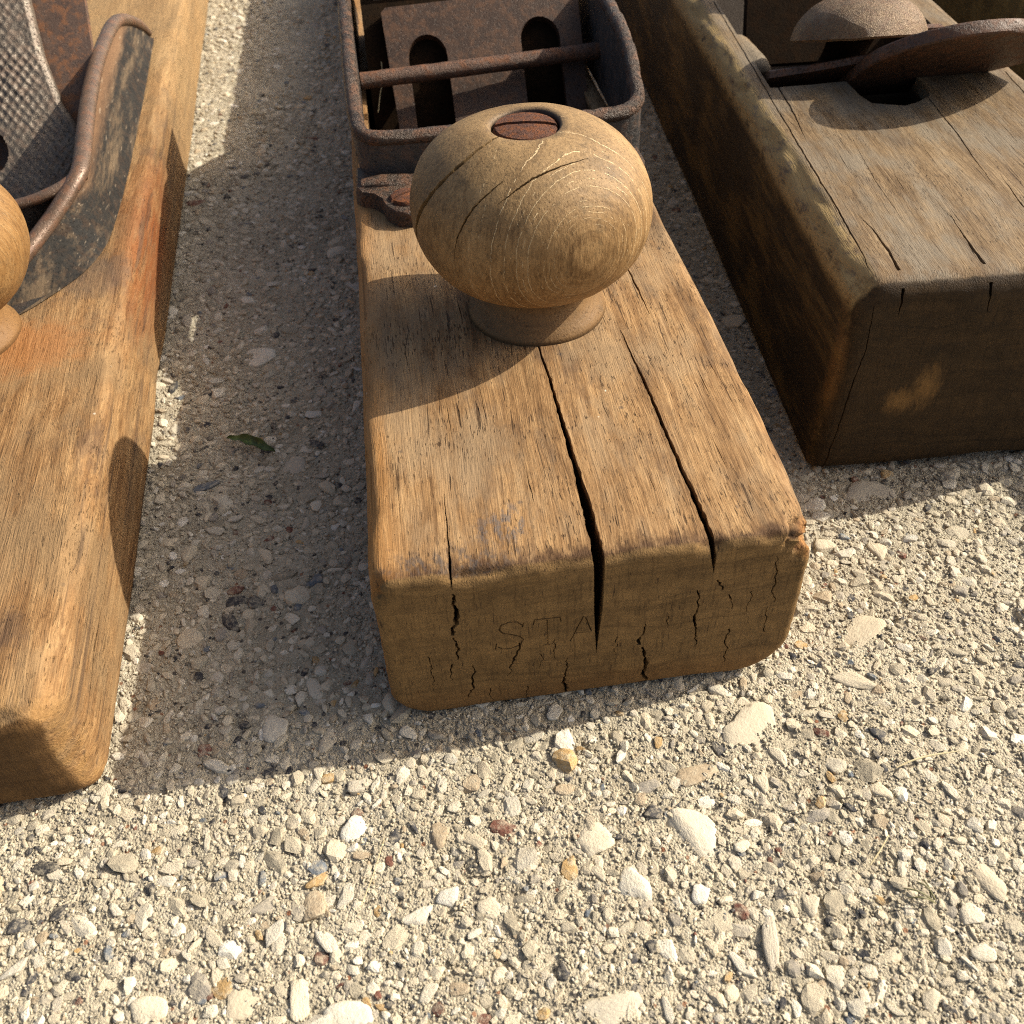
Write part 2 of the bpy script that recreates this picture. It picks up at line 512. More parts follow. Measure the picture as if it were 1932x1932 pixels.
def _right_patina(g, col, X, Y, Z, v, bl, bl2):
    # side walls and near end carry an old dark handling patina; the top is bare and grey
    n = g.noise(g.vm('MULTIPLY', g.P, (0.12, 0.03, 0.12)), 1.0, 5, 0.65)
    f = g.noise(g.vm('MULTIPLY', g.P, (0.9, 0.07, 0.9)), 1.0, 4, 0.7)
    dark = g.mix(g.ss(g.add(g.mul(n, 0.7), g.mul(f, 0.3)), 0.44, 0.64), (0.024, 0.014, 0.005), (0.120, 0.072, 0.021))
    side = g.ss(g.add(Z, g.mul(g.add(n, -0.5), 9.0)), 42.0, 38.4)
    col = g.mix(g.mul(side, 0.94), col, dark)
    # worn arris along the left top edge: paler, chipped, paint traces
    ar = g.mul(g.ss(X, 4.6, 2.6), g.mul(g.ss(Z, 37.0, 40.5), g.ss(g.noise(g.vm('MULTIPLY', g.P, (0.5, 0.22, 0.5)), 1.0, 5, 0.75), 0.32, 0.52)))
    col = g.mix(g.mul(ar, 0.9), col, (0.36, 0.25, 0.105))
    gr = g.mul(g.ss(Y, 7.0, 2.5), g.ss(g.noise(g.P, 0.3, 4, 0.7), 0.4, 0.62))
    col = g.mix(g.mul(gr, 0.6), col, (0.13, 0.075, 0.03))
    return col

def _right_extra(g, col, X, Y, Z, em):
    sk = g.noise(g.vm('MULTIPLY', g.P, (0.9, 0.3, 0.3)), 1.0, 5, 0.75)
    b1 = g.blob((13.8, 0, 18.0), (4.2, 9, 3.6), 0.8, sk, 1.1, 0.1)
    b2 = g.blob((18.2, 0, 20.6), (3.4, 9, 6.0), 0.9, sk, 1.1, 0.1)
    col = g.mix(g.mul(g.ma('MAXIMUM', b1, b2), 0.55), col, (0.27, 0.145, 0.045))
    b3 = g.blob((0.4, 2.0, 25.0), (1.8, 3.0, 13.0), 0.7)
    col = g.mix(g.mul(b3, 0.3), col, (0.24, 0.12, 0.035))
    return col

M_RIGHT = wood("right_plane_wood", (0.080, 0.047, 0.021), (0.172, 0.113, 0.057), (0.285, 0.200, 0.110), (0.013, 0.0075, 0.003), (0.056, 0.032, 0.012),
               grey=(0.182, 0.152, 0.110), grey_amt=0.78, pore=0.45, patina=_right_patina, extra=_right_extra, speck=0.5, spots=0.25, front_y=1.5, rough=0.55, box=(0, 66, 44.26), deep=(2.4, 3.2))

def _left_patina(g, col, X, Y, Z, v, bl, bl2):
    fl = g.noise(g.vm('MULTIPLY', g.P, (0.35, 0.045, 0.35)), 1.0, 5, 0.7)
    o = g.blob((-1.0, 142.0, 16.0), (8.0, 56.0, 14.0), 0.6, fl)
    col = g.mix(g.mul(g.mul(o, g.ss(fl, 0.36, 0.58, 0.35, 1.0)), 0.85), col, (0.185, 0.052, 0.012))
    o2 = g.blob((-18.0, 92.0, 24.0), (16.0, 13.0, 8.0), 0.6)
    col = g.mix(g.mul(o2, 0.6), col, (0.30, 0.125, 0.04))
    kn = g.blob((-25.8, 75.5, 23.4), (4.2, 6.5, 3.0), 0.25, None, 1.0, 0.7)
    col = g.mix(g.mul(kn, 0.85), col, (0.045, 0.036, 0.030))
    # grime where the iron meets the wood
    gq = g.blob((-8.0, 118.0, 24.0), (12.0, 12.0, 5.0), 0.55)
    col = g.mix(g.mul(gq, 0.55), col, (0.10, 0.075, 0.055))
    dk = g.mul(g.ss(X, -2.5, -1.0), g.ss(g.noise(g.vm('MULTIPLY', g.P, (1.2, 0.018, 0.55)), 1.0, 3), 0.55, 0.66))
    col = g.mix(g.mul(dk, 0.6), col, (0.07, 0.045, 0.03))
    far = g.ss(Y, 190.0, 260.0)
    col = g.mix(g.mul(far, 0.5), col, (0.30, 0.20, 0.095))
    fe = g.mul(g.ss(Y, 8.0, 2.0), g.ss(fl, 0.4, 0.6))
    col = g.mix(g.mul(fe, 0.5), col, (0.34, 0.195, 0.07))
    return col

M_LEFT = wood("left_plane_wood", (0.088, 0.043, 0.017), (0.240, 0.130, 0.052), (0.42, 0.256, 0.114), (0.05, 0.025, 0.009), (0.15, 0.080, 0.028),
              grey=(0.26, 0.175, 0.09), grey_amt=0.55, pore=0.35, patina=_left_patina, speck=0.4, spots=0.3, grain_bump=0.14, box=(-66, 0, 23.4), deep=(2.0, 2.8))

def _far_patina(g, col, X, Y, Z, v, bl, bl2):
    return g.mix(0.75, col, g.ramp(g.noise(g.P, 0.09, 5, 0.65), [(0.36, (0.12, 0.078, 0.024)), (0.66, (0.34, 0.23, 0.075))]))
M_FAR = wood("dark_block_wood", (0.08, 0.05, 0.02), (0.13, 0.085, 0.035), (0.2, 0.135, 0.06), (0.05, 0.03, 0.012), (0.1, 0.06, 0.025), patina=_far_patina, speck=0.7)

def knob_wood(name, centre, u, base, dark, light, lines=0.8, orange=0.0, hole=(1.5, 1.8, 0)):
    g = G(name)
    Pc = g.vm('SUBTRACT', g.P, centre)
    un = Vector(u).normalized()
    w = g.noise(g.P, 0.10, 3)
    cr = g.vm('CROSS_PRODUCT', Pc, tuple(un))
    d = g.add(g.vm('LENGTH', cr), g.add(g.mul(w, 3.0), g.mul(g.noise(g.P, 0.45, 3), 0.8)))
    bands = g.noise(g.vm('MULTIPLY', g.vm('ADD', (0, 0, 0), d), (0.5, 0.5, 0.5)), 1.0, 3)
    cxyz = g.n("ShaderNodeCombineXYZ"); g.put(cxyz.inputs[0], d)
    b1 = g.noise(cxyz.outputs[0], 0.45, 3)
    fib = g.noise(g.vm('MULTIPLY', g.P, (1.5, 1.5, 0.25)), 1.0, 4, 0.7)
    bl = g.noise(g.P, 0.12, 5, 0.65)
    v = g.add(g.mul(b1, 0.40), g.add(g.mul(fib, 0.30), g.mul(bl, 0.30)))
    col = g.ramp(v, [(0.40, dark), (0.5, base), (0.63, light)])
    # weathered grey on the crown, warm below
    X, Y, Z = g.xyz(g.P)
    zc = g.ss(g.add(Z, g.mul(bl, 8.0)), centre[2] + 7.0, centre[2] + 19.0, 0, 0.3)
    col = g.mix(zc, col, (0.265, 0.195, 0.105))
    warm = g.ss(g.add(Z, g.mul(bl, 9.0)), centre[2] + 3, centre[2] - 8, 0, 0.5)
    col = g.mix(warm, col, (0.29, 0.155, 0.055))
    dirt_shade = g.ss(g.noise(g.P, 0.35, 6, 0.78), 0.50, 0.68, 0, 0.6)
    col = g.mix(dirt_shade, col, (0.105, 0.072, 0.036))
    grw = g.noise(cxyz.outputs[0], 1.1, 4, 0.7)
    col = g.mix(g.ss(grw, 0.52, 0.66, 0, 0.5), col, dark)
    fb2 = g.noise(g.vm('MULTIPLY', g.P, (2.2, 2.2, 0.5)), 1.0, 4, 0.7)
    col = g.mix(g.ss(fb2, 0.52, 0.68, 0, 0.45), col, light)
    col = g.mix(g.ss(fb2, 0.46, 0.33, 0, 0.5), col, dark)
    # pale ring lines worn into the figure round the side-grain centre
    face = g.vm('DOT_PRODUCT', Pc, tuple(un))
    dl = g.add(g.vm('LENGTH', cr), g.add(g.mul(w, 1.3), g.mul(g.noise(g.P, 1.6, 3), 0.30)))
    sn = g.ma('SINE', g.mul(dl, 2 * math.pi / 0.82))
    nz = g.noise(g.vm('ADD', cr, (4, 9, 2)), 0.55, 3, 0.6)
    hsh = g.n("ShaderNodeTexWhiteNoise", noise_dimensions='1D'); g.put(hsh.inputs['W'], g.ma('FLOOR', g.add(g.mul(dl, 1 / 0.82), 0.25)))
    gate = g.ss(g.add(nz, g.mul(g.add(hsh.outputs[0], -0.5), 0.34)), 0.50, 0.56)
    ln = g.mul(g.mul(g.ss(sn, 0.93, 0.995), gate), g.mul(g.ss(face, 5.5, 11.0), g.mul(g.ss(g.vm('LENGTH', cr), 20.0, 15.0), g.ss(g.vm('LENGTH', cr), 3.5, 8.5))))
    col = g.mix(g.mul(ln, lines), col, (0.80, 0.62, 0.36))
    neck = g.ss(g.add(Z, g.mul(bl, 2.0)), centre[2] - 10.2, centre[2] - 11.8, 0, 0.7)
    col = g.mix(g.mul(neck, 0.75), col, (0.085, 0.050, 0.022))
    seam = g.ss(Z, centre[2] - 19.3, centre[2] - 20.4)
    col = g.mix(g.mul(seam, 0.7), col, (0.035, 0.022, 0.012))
    # dust and grime collected round the screw hole
    rr = g.vm('LENGTH', g.vm('MULTIPLY', Pc, (1, 1, 0)))
    rr = g.vm('LENGTH', g.vm('MULTIPLY', g.vm('ADD', Pc, hole), (1, 1, 0)))
    gh = g.mul(g.ss(g.add(rr, g.mul(g.noise(g.P, 1.2, 3), 2.0)), 8.6, 5.6), g.ss(Z, centre[2] + 8.0, centre[2] + 11.0))
    col = g.mix(g.mul(gh, 0.75), col, (0.07, 0.055, 0.045))
    col = g.mix(g.mul(g.ss(rr, 5.75, 5.5), g.ss(Z, centre[2] + 8.0, centre[2] + 11.0)), col, (0.04, 0.025, 0.018))
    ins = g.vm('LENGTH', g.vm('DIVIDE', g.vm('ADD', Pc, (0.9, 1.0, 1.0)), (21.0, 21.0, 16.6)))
    col = g.mix(g.mul(g.mul(g.ss(ins, 0.945, 0.90), g.ss(Z, centre[2] - 7.0, centre[2] - 4.0)), g.mul(g.ss(rr, 6.5, 8.0), 0.9)), col, (0.022, 0.013, 0.007))  # painted shade: split interiors darken with depth below the knob surface
    if orange: col = g.mix(orange, col, (0.42, 0.20, 0.06))
    p2 = g.noise(g.vm('MULTIPLY', g.P, (3.0, 3.0, 0.8)), 1.0, 2)
    pm = g.ss(p2, 0.64, 0.7)
    col = g.mix(g.mul(pm, 0.4), col, (0.07, 0.035, 0.015))
    h = g.add(g.add(g.mul(fib, 0.4), g.mul(b1, 0.5)), g.add(g.mul(pm, -0.4), g.mul(ln, 0.3)))
    h = g.add(h, g.mul(fb2, 0.5))
    return g.fin(col, g.add(0.44, g.mul(bl, 0.25)), g.bump(h, 0.2 * MM, 1.0), spec=0.22)

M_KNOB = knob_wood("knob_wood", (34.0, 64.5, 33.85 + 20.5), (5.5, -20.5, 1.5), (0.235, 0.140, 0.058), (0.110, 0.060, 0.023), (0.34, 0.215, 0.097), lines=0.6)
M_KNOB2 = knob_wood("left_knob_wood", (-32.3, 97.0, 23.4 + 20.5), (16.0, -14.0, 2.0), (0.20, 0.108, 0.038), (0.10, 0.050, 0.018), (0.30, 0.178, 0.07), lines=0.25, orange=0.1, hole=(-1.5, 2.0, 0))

M_IRON = iron("weathered_iron", (0.024, 0.016, 0.011), (0.080, 0.053, 0.035), (0.13, 0.052, 0.018), 0.75, rough=0.38, metallic=0.3, bump=0.4, pale=0.2)
M_RUST = iron("rusty_iron", (0.050, 0.025, 0.015), (0.120, 0.062, 0.036), (0.17, 0.062, 0.02), 0.7, bump=0.25, rough=0.6, metallic=0.15)
M_SCREW = iron("screw_rust", (0.07, 0.032, 0.022), (0.15, 0.068, 0.042), (0.22, 0.075, 0.025), 0.7, rough=0.7, metallic=0.05, scale=1.0, bump=0.3, pale=0.08)
M_PLATE = iron("brown_plate", (0.026, 0.013, 0.007), (0.062, 0.032, 0.017), (0.12, 0.048, 0.015), 0.5, rough=0.55, metallic=0.2, bump=0.06, pale=0.1)
M_BLADE = iron("blade_rust", (0.055, 0.033, 0.024), (0.11, 0.068, 0.048), (0.19, 0.075, 0.026), 0.7, rough=0.6, metallic=0.1, bump=0.05, pale=0.1)
M_RIB = iron("polished_rib", (0.085, 0.055, 0.037), (0.175, 0.118, 0.082), (0.14, 0.058, 0.026), 0.6, rough=0.36, metallic=0.35, bump=0.05, pale=0.15)
M_DOME = iron("dome_iron", (0.080, 0.048, 0.023), (0.19, 0.122, 0.060), (0.15, 0.066, 0.020), 0.6, bump=0.16, rough=0.40, metallic=0.3, scale=0.9, pale=0.12)
M_CAP = iron("cast_cap", (0.085, 0.070, 0.056), (0.17, 0.140, 0.108), (0.16, 0.10, 0.065), 0.5, rough=0.38, metallic=0.45, pale=0.35)
def _worn_paint(g, col):
    s = g.noise(g.vm('MULTIPLY', g.P, (0.22, 0.026, 0.22)), 1.0, 6, 0.72)
    col = g.mix(g.ss(s, 0.46, 0.66, 0, 0.75), col, (0.15, 0.105, 0.062))
    X_, Y_, Z_ = g.xyz(g.P)
    col = g.mix(g.ss(g.add(Z_, g.mul(s, 6.0)), 35.5, 40.0, 0, 0.8), col, (0.17, 0.095, 0.05))
    return g.mix(g.ss(g.noise(g.vm('MULTIPLY', g.P, (1.4, 0.20, 1.4)), 1.0, 4), 0.62, 0.72, 0, 0.45), col, (0.34, 0.27, 0.19))
M_PAINT = iron("worn_black_paint", (0.009, 0.009, 0.009), (0.024, 0.022, 0.019), (0.08, 0.045, 0.025), 0.3, rough=0.78, metallic=0.0, bump=0.05, pale=0.1, extra=_worn_paint)
M_SHADE_BLACK = iron("shade_black_iron", (0.008, 0.005, 0.003), (0.018, 0.011, 0.006), (0.03, 0.014, 0.006), 0.3, rough=0.95, metallic=0.0, pale=0.0)  # near-black colour stands in for shade in the throat and behind the slots
M_FRAMEWALL = iron("painted_frame_wall", (0.018, 0.017, 0.017), (0.05, 0.046, 0.043), (0.11, 0.06, 0.035), 0.5, rough=0.5, metallic=0.1, pale=0.15)
M_UNDER = iron("shade_dark_rust", (0.040, 0.019, 0.009), (0.098, 0.049, 0.025), (0.14, 0.050, 0.015), 0.65, pale=0.08, rough=0.5, metallic=0.05)  # rust darkened to carry the shade on the leaning iron's underside
M_BLACK = iron("black_iron", (0.012, 0.012, 0.012), (0.030, 0.026, 0.022), (0.06, 0.034, 0.02), 0.4, rough=0.6, metallic=0.1)

def paste_mat():
    g = G("concrete_paste")
    n1 = g.noise(g.P, 0.05, 5, 0.65)
    n2 = g.noise(g.P, 0.9, 4, 0.7)
    n3 = g.noise(g.P, 3.5, 3, 0.75)
    col = g.ramp(g.add(g.mul(n1, 0.4), g.add(g.mul(n2, 0.35), g.mul(n3, 0.25))), [(0.36, (0.25, 0.212, 0.148)), (0.5, (0.42, 0.37, 0.272)), (0.64, (0.55, 0.495, 0.378))])
    vo = g.voro(g.P, 0.75)
    vc = g.xyz(vo.outputs['Color'])
    dk = g.mul(g.ss(g.add(vo.outputs['Distance'], g.mul(g.noise(g.P, 4.0, 2), 0.25)), 0.50, 0.36), g.ss(vc[0], 0.80, 0.82))
    col = g.mix(g.mul(dk, 0.85), col, (0.05, 0.045, 0.045))
    rd = g.mul(g.ss(vo.outputs['Distance'], 0.34, 0.22), g.ss(vc[1], 0.95, 0.96))
    col = g.mix(g.mul(rd, 0.8), col, (0.24, 0.10, 0.05))
    gr2 = g.voro(g.P, 2.6)
    h = g.add(g.mul(n2, 0.5), g.add(g.mul(n3, 0.4), g.mul(gr2.outputs['Distance'], -0.45)))
    return g.fin(col, 0.85, g.bump(h, 0.65 * MM, 1.0), spec=0.12)
M_PASTE = paste_mat()

def stone_mat(name, source):
    g = G(name)
    if source == 'object':
        oi = g.n("ShaderNodeObjectInfo"); c = oi.outputs['Color']
    else:
        at = g.n("ShaderNodeVertexColor"); at.layer_name = "tint"; c = at.outputs[0]
    n1 = g.noise(g.P, 0.7, 4, 0.7) if source != 'object' else g.noise(g.P, 1.3, 5, 0.75)
    n2 = g.noise(g.P, 4.0, 3, 0.7)
    col = g.mix(g.ss(n1, 0.42, 0.66, 0.0, 0.6), c, (0.50, 0.435, 0.315))
    col = g.mix(g.ss(n2, 0.58, 0.75, 0, 0.45), col, g.mix(0.55, c, (0.14, 0.11, 0.08)))
    vo = g.voro(g.P, 1.5)
    col = g.mix(g.mul(g.ss(vo.outputs['Distance'], 0.2, 0.1), g.ss(g.xyz(vo.outputs['Color'])[0], 0.8, 0.82, 0, 0.6)), col, (0.12, 0.09, 0.06))
    h = g.add(g.mul(n1, 0.6), g.mul(n2, 0.5))
    return g.fin(col, 0.8, g.bump(h, 0.40 * MM, 1.0), spec=0.15)
M_STONE_O = stone_mat("pebble_stone", 'object')
M_STONE_V = stone_mat("aggregate_stone", 'attr')

def leaf_mat():
    g = G("leaf_green")
    n = g.noise(g.P, 0.5, 4)
    return g.fin(g.ramp(n, [(0.35, (0.025, 0.045, 0.012)), (0.65, (0.085, 0.125, 0.03))]), 0.5, g.bump(n, 0.2 * MM), spec=0.35)
M_LEAF = leaf_mat()
def straw_mat(name, c):
    g = G(name)
    n = g.noise(g.P, 0.8, 3)
    return g.fin(g.ramp(n, [(0.3, tuple(x * 0.6 for x in c)), (0.7, c)]), 0.6)
M_STRAW = straw_mat("dry_straw", (0.62, 0.52, 0.30))
M_SPRIG = straw_mat("dull_grass", (0.15, 0.14, 0.06))

# ------------------------------------------------------------------ frames of the four planes on the ground (mm)
MIDP, MIDR = (-20.891, 87.086, 0.0), 0.09702
RGTP, RGTR = (61.327, 139.931, 0.0), 0.04038
LFTP, LFTR = (-66.139, 75.796, 0.0), 0.13888
MH, RH, LH = 33.85, 44.26, 23.40

def to_local(P, org, yaw):
    d = np.asarray(P, float)[:, :2] - np.array(org[:2])
    c, s = math.cos(yaw), math.sin(yaw)
    return np.stack([d[:, 0] * c + d[:, 1] * s, -d[:, 0] * s + d[:, 1] * c], 1)

def under_blocks(P, mg=2.0):
    a = to_local(P, MIDP, MIDR); b = to_local(P, RGTP, RGTR); c = to_local(P, LFTP, LFTR)
    return (((a[:, 0] > mg) & (a[:, 0] < 66 - mg) & (a[:, 1] > mg)) | ((b[:, 0] > mg) & (b[:, 0] < 66 - mg) & (b[:, 1] > mg)) |
            ((c[:, 0] > -66 + mg) & (c[:, 0] < -mg) & (c[:, 1] > mg)))

# ------------------------------------------------------------------ the ground: exposed-aggregate concrete
def axis(lo, hi, step, reach):
    a = list(np.arange(lo, hi + step / 2, step)); s = step
    while a[-1] < reach: s *= 1.35; a.append(a[-1] + s)
    s = step
    while a[0] > -reach: s *= 1.35; a.insert(0, a[0] - s)
    return np.array(a)
gx = axis(-122.0, 126.0, 0.5, 6000.0)
gy = axis(26.0, 250.0, 0.5, 6000.0)
def ground_h(P):
    h = 0.30 * vnoise(P, 0.05, 1) + 0.13 * vnoise(P, 0.33, 2) + 0.16 * vnoise(P, 0.9, 3)
    pit = np.clip(vnoise(P, 0.42, 9) - 0.52, 0, 1)
    return h - 1.6 * pit - 0.45
GX, GY = np.meshgrid(gx, gy)
GP = np.stack([GX.ravel(), GY.ravel(), np.zeros(GX.size)], 1)
near = (np.abs(GP[:, 0]) < 200) & (GP[:, 1] > -50) & (GP[:, 1] < 500)
GP[near, 2] = ground_h(GP[near]) + 0.14 * vnoise(GP[near], 1.3, 4)
GP[~near, 2] = -0.4
nx_, ny_ = len(gx), len(gy)
ii = (np.arange(ny_ - 1)[:, None] * nx_ + np.arange(nx_ - 1)[None, :]).ravel()
quads = np.stack([ii, ii + 1, ii + 1 + nx_, ii + nx_], 1)

def fast_mesh(name, V, Fq, mat, colors=None, smooth=True):
    me = bpy.data.meshes.new(name)
    nv, nf, k = len(V), len(Fq), Fq.shape[1]
    me.vertices.add(nv); me.vertices.foreach_set("co", (np.asarray(V, np.float32) * MM).ravel())
    me.loops.add(nf * k); me.loops.foreach_set("vertex_index", Fq.astype(np.int32).ravel())
    me.polygons.add(nf); me.polygons.foreach_set("loop_start", np.arange(0, nf * k, k, dtype=np.int32))
    me.polygons.foreach_set("use_smooth", np.full(nf, smooth))
    me.update(calc_edges=True)
    if colors is not None:
        at = me.color_attributes.new("tint", 'FLOAT_COLOR', 'POINT')
        at.data.foreach_set("color", np.concatenate([colors, np.ones((nv, 1))], 1).astype(np.float32).ravel())
    me.materials.append(mat)
    return me

pavement = link("pavement", fast_mesh("pavement", GP, quads, M_PASTE), kind='structure',
                label='sunlit cream concrete pavement with exposed pebbles under the wooden planes')

def ico(level):
    bm = bmesh.new(); bmesh.ops.create_icosphere(bm, subdivisions=level, radius=1.0)
    V = np.array([v.co for v in bm.verts]); Fc = np.array([[v.index for v in f.verts] for f in bm.faces]); bm.free()
    return V, Fc
ICO = {k: ico(k) for k in (1, 2, 3)}

def stone_shape(level, rng, planes=9, soft=16.0):
    """angular chip about 1 in radius: steep broken sides and a gently tilted worn top"""
    D, Fc = ICO[level]
    N = rng.normal(size=(planes, 3)); N[:, 2] *= 0.35
    a = np.sort(rng.uniform(0, 2 * math.pi, planes)) + rng.uniform(-.3, .3)
    N[:, 0] = np.cos(a); N[:, 1] = np.sin(a)
    N /= np.linalg.norm(N, axis=1)[:, None]
    dist = rng.uniform(0.6, 1.0, planes)
    T_ = rng.normal(size=(2, 3)) * 0.28; T_[:, 2] = 1
    T_ /= np.linalg.norm(T_, axis=1)[:, None]
    N = np.concatenate([N, T_, -T_]); dist = np.concatenate([dist, rng.uniform(0.55, 0.85, 2), [0.9, 0.9]])
    q = np.clip(D @ N.T, 0.02, None) / dist[None, :]
    r = (np.sum(q ** soft, axis=1)) ** (-1 / soft)
    V = D * np.clip(r, 0.4, 1.3)[:, None]
    return V, Fc

PAL = np.array([(0.60, 0.54, 0.42), (0.63, 0.58, 0.47), (0.54, 0.475, 0.355), (0.57, 0.49, 0.355), (0.45, 0.40, 0.315), (0.70, 0.66, 0.56),
                (0.30, 0.27, 0.225), (0.055, 0.055, 0.06), (0.16, 0.07, 0.05), (0.44, 0.29, 0.13), (0.15, 0.17, 0.19), (0.42, 0.33, 0.22)])
PW = np.array([0.25, 0.15, 0.19, 0.13, 0.09, 0.04, 0.035, 0.055, 0.010, 0.014, 0.018, 0.045]); PW /= PW.sum()

# placement: big ones first, no overlaps (hash grid)
cell = 4.0; grid = {}
def free(x, y, r, k=0.9):
    q = int(math.ceil((r + 6) / cell)); cx, cy = int(x // cell), int(y // cell)
    for a in range(cx - q, cx + q + 1):
        for b in range(cy - q, cy + q + 1):
            for (px, py, pr) in grid.get((a, b), ()):
                if (px - x) ** 2 + (py - y) ** 2 < (k * (pr + r)) ** 2: return False
    return True
def take(x, y, r): grid.setdefault((int(x // cell), int(y // cell)), []).append((x, y, r))

def visible_zone(rng, n):
    x = rng.uniform(-122, 122, n); y = 28 + rng.uniform(0, 1, n) ** 1.5 * 440
    P = np.stack([x, y], 1)
    lim = 30 + np.maximum(0, y - 30) * 0.33 + 55
    ok = (np.abs(x) < lim) & ~under_blocks(P)
    return P[ok]

# stones that can be picked out in the photograph: x, y, half-length, half-width, turn, palette, rise
SPECIAL = [(9.7, 64.6, 3.2, 2.4, 0.2, 2, .25), (24.9, 65.7, 4.6, 3.4, -0.9, 0, .1), (27.4, 75.0, 3.6, 1.9, 0.45, 11, .22), (38.7, 82.0, 5.6, 4.4, 0.2, 2, .0),
           (-26.8, 67.9, 2.3, 2.7, 0.0, 5, .3), (-31.3, 60.4, 1.9, 1.2, 0.6, 9, .3), (-31.6, 57.0, 2.2, 2.4, 0.3, 11, .2), (-25.6, 41.9, 3.8, 2.8, 0.5, 1, .3),
           (7.8, 40.7, 5.2, 3.0, 0.1, 0, .2), (-26.0, 75.5, 2.4, 1.7, 0.2, 4, .15), (-60.0, 189.6, 4.4, 3.6, 0.2, 1, .3), (-51.5, 114.3, 1.9, 1.6, 0.4, 7, .5),
           (-52.3, 109.2, 1.7, 2.2, 0.4, 7, .5), (-63.0, 145.9, 2.6, 1.2, 0.5, 10, .35), (-46.1, 150.3, 4.2, 3.0, 0.1, 4, .03), (71.7, 134.0, 5.4, 3.6, 0.2, 4, .05),
           (65.6, 55.5, 2.4, 3.8, 0.5, 3, .2), (19.4, 68.5, 1.9, 1.3, 0.2, 7, .5), (-12.0, 57.1, 2.2, 1.8, 0.4, 5, .45), (-16.0, 54.7, 2.9, 1.4, 0.6, 1, .35),
           (-57.6, 128.0, 1.2, 1.0, 0, 1, .4), (-38.5, 57.0, 2.4, 1.2, 0.4, 4, .35), (-36.9, 53.3, 2.0, 1.1, 1.2, 1, .35), (56.0, 90.0, 4.0, 1.6, -0.5, 2, .12),
           (-38.0, 44.5, 4.6, 3.4, 0.4, 3, .0), (-32.0, 43.5, 1.5, 3.4, 0.2, 2, .15), (60.0, 100.0, 5.2, 2.4, 0.5, 3, .1), (14.5, 57.5, 2.3, 3.0, 0.3, 1, .35),
           (-29.0, 52.0, 1.0, 2.6, 0.6, 1, .4), (33.0, 49.0, 1.2, 4.2, -0.1, 4, .2), (24.0, 55.5, 1.7, 1.8, 0.3, 5, .4), (27.8, 46.0, 2.4, 1.1, -0.9, 1, .3)]
big = []
for s in SPECIAL:
    big.append(s); take(s[0], s[1], max(s[2], s[3]) * 0.8)
cand = visible_zone(RNG, 9000)
target = {0: 300}
for (x, y) in cand[:6000]:
    if len(big) >= 300: break
    r = float(np.clip(RNG.lognormal(0.42, 0.34), 1.1, 4.2)) * (1.0 if y < 140 else 1.25)
    # the nearest stones show largest: thin the far strip
    if y > 150 and RNG.random() < 0.55: continue
    if free(x, y, r, 1.12):
        asp = RNG.uniform(0.42, 0.95)
        big.append((x, y, r, r * asp, RNG.uniform(0, math.pi), int(RNG.choice(12, p=PW)), RNG.uniform(0.12, 0.5))); take(x, y, r * (0.5 + asp * 0.5))

SHAPES = []
for k in range(26):
    V, Fc = stone_shape(3, np.random.default_rng(100 + k), planes=int(RNG.integers(6, 12)), soft=RNG.uniform(30, 80))
    V = V * (1 + 0.07 * vnoise(V, 2.2, k) + 0.035 * vnoise(V, 6.0, k + 50))[:, None]
    SHAPES.append(fast_mesh("pebble", V, Fc, M_STONE_O))
def lump(x, y): return float(ground_h(np.array([[x, y, 0.0]]))[0])
for i, (x, y, a, b, t, pi, rise) in enumerate(big):
    o = bpy.data.objects.new("pebble", SHAPES[i % len(SHAPES)])
    COL.objects.link(o); o.parent = pavement
    a *= 0.9; b *= 0.9
    th = min(a, b) * (0.62 if rise > 0.12 else 0.4)
    o.scale = (a * 1.1, b * 1.1, th)
    top = 0.10 + 0.55 * rise * min(1.0, b / 1.4)   # how far the worn top stands proud
    z = lump(x, y) + top + 0.25 - th * 0.72
    o.location = (x * MM, y * MM, z * MM)
    o.rotation_euler = (RNG.uniform(-.12, .12), RNG.uniform(-.12, .12), t)
    c = PAL[pi] * RNG.uniform(0.80, 1.05)
    o.color = (*[float(q) for q in c], 1)

def scatter(name, P, R, level, rise_lo, rise_hi, nshape, seed, dark=1.0, like_paste=0.25):
    """many small stones joined into one mesh"""
    rng = np.random.default_rng(seed)
    shp = [stone_shape(level, rng, planes=int(rng.integers(6, 10)), soft=40) for _ in range(nshape)]
    nv, Fc = len(shp[0][0]), shp[0][1]
    B = np.stack([s[0] for s in shp])
    n = len(P)
    V = B[rng.integers(0, nshape, n)]
    sc = np.stack([R, R * rng.uniform(0.4, 0.95, n), R * rng.uniform(0.5, 0.8, n)], 1)
    V = V * sc[:, None, :]
    t = rng.uniform(0, 2 * math.pi, n); c, s = np.cos(t)[:, None], np.sin(t)[:, None]
    X = V[:, :, 0] * c - V[:, :, 1] * s; Y = V[:, :, 0] * s + V[:, :, 1] * c
    Q = np.concatenate([P, np.zeros((n, 1))], 1)
    h = ground_h(Q)
    Z = V[:, :, 2] + (h + 0.15 + sc[:, 2] * rng.uniform(rise_lo, rise_hi, n))[:, None] + X * rng.uniform(-.2, .2, n)[:, None]
    V = np.stack([X + P[:, None, 0], Y + P[:, None, 1], Z], 2).reshape(-1, 3)
    Fq = (Fc[None] + (np.arange(n) * nv)[:, None, None]).reshape(-1, 3)
    w = PW.copy(); w[7] *= dark; w[6] *= dark; w /= w.sum()
    cols = PAL[rng.choice(12, n, p=w)] * rng.uniform(0.72, 1.08, n)[:, None]
    k = (rng.random(n) < like_paste)[:, None]
    cols = np.where(k, np.array([0.49, 0.43, 0.315]) * rng.uniform(0.55, 1.18, n)[:, None], cols)
    return link(name, fast_mesh(name, V, Fq, M_STONE_V, np.repeat(cols, nv, 0), smooth=(level == 1)), pavement, kind='stuff')

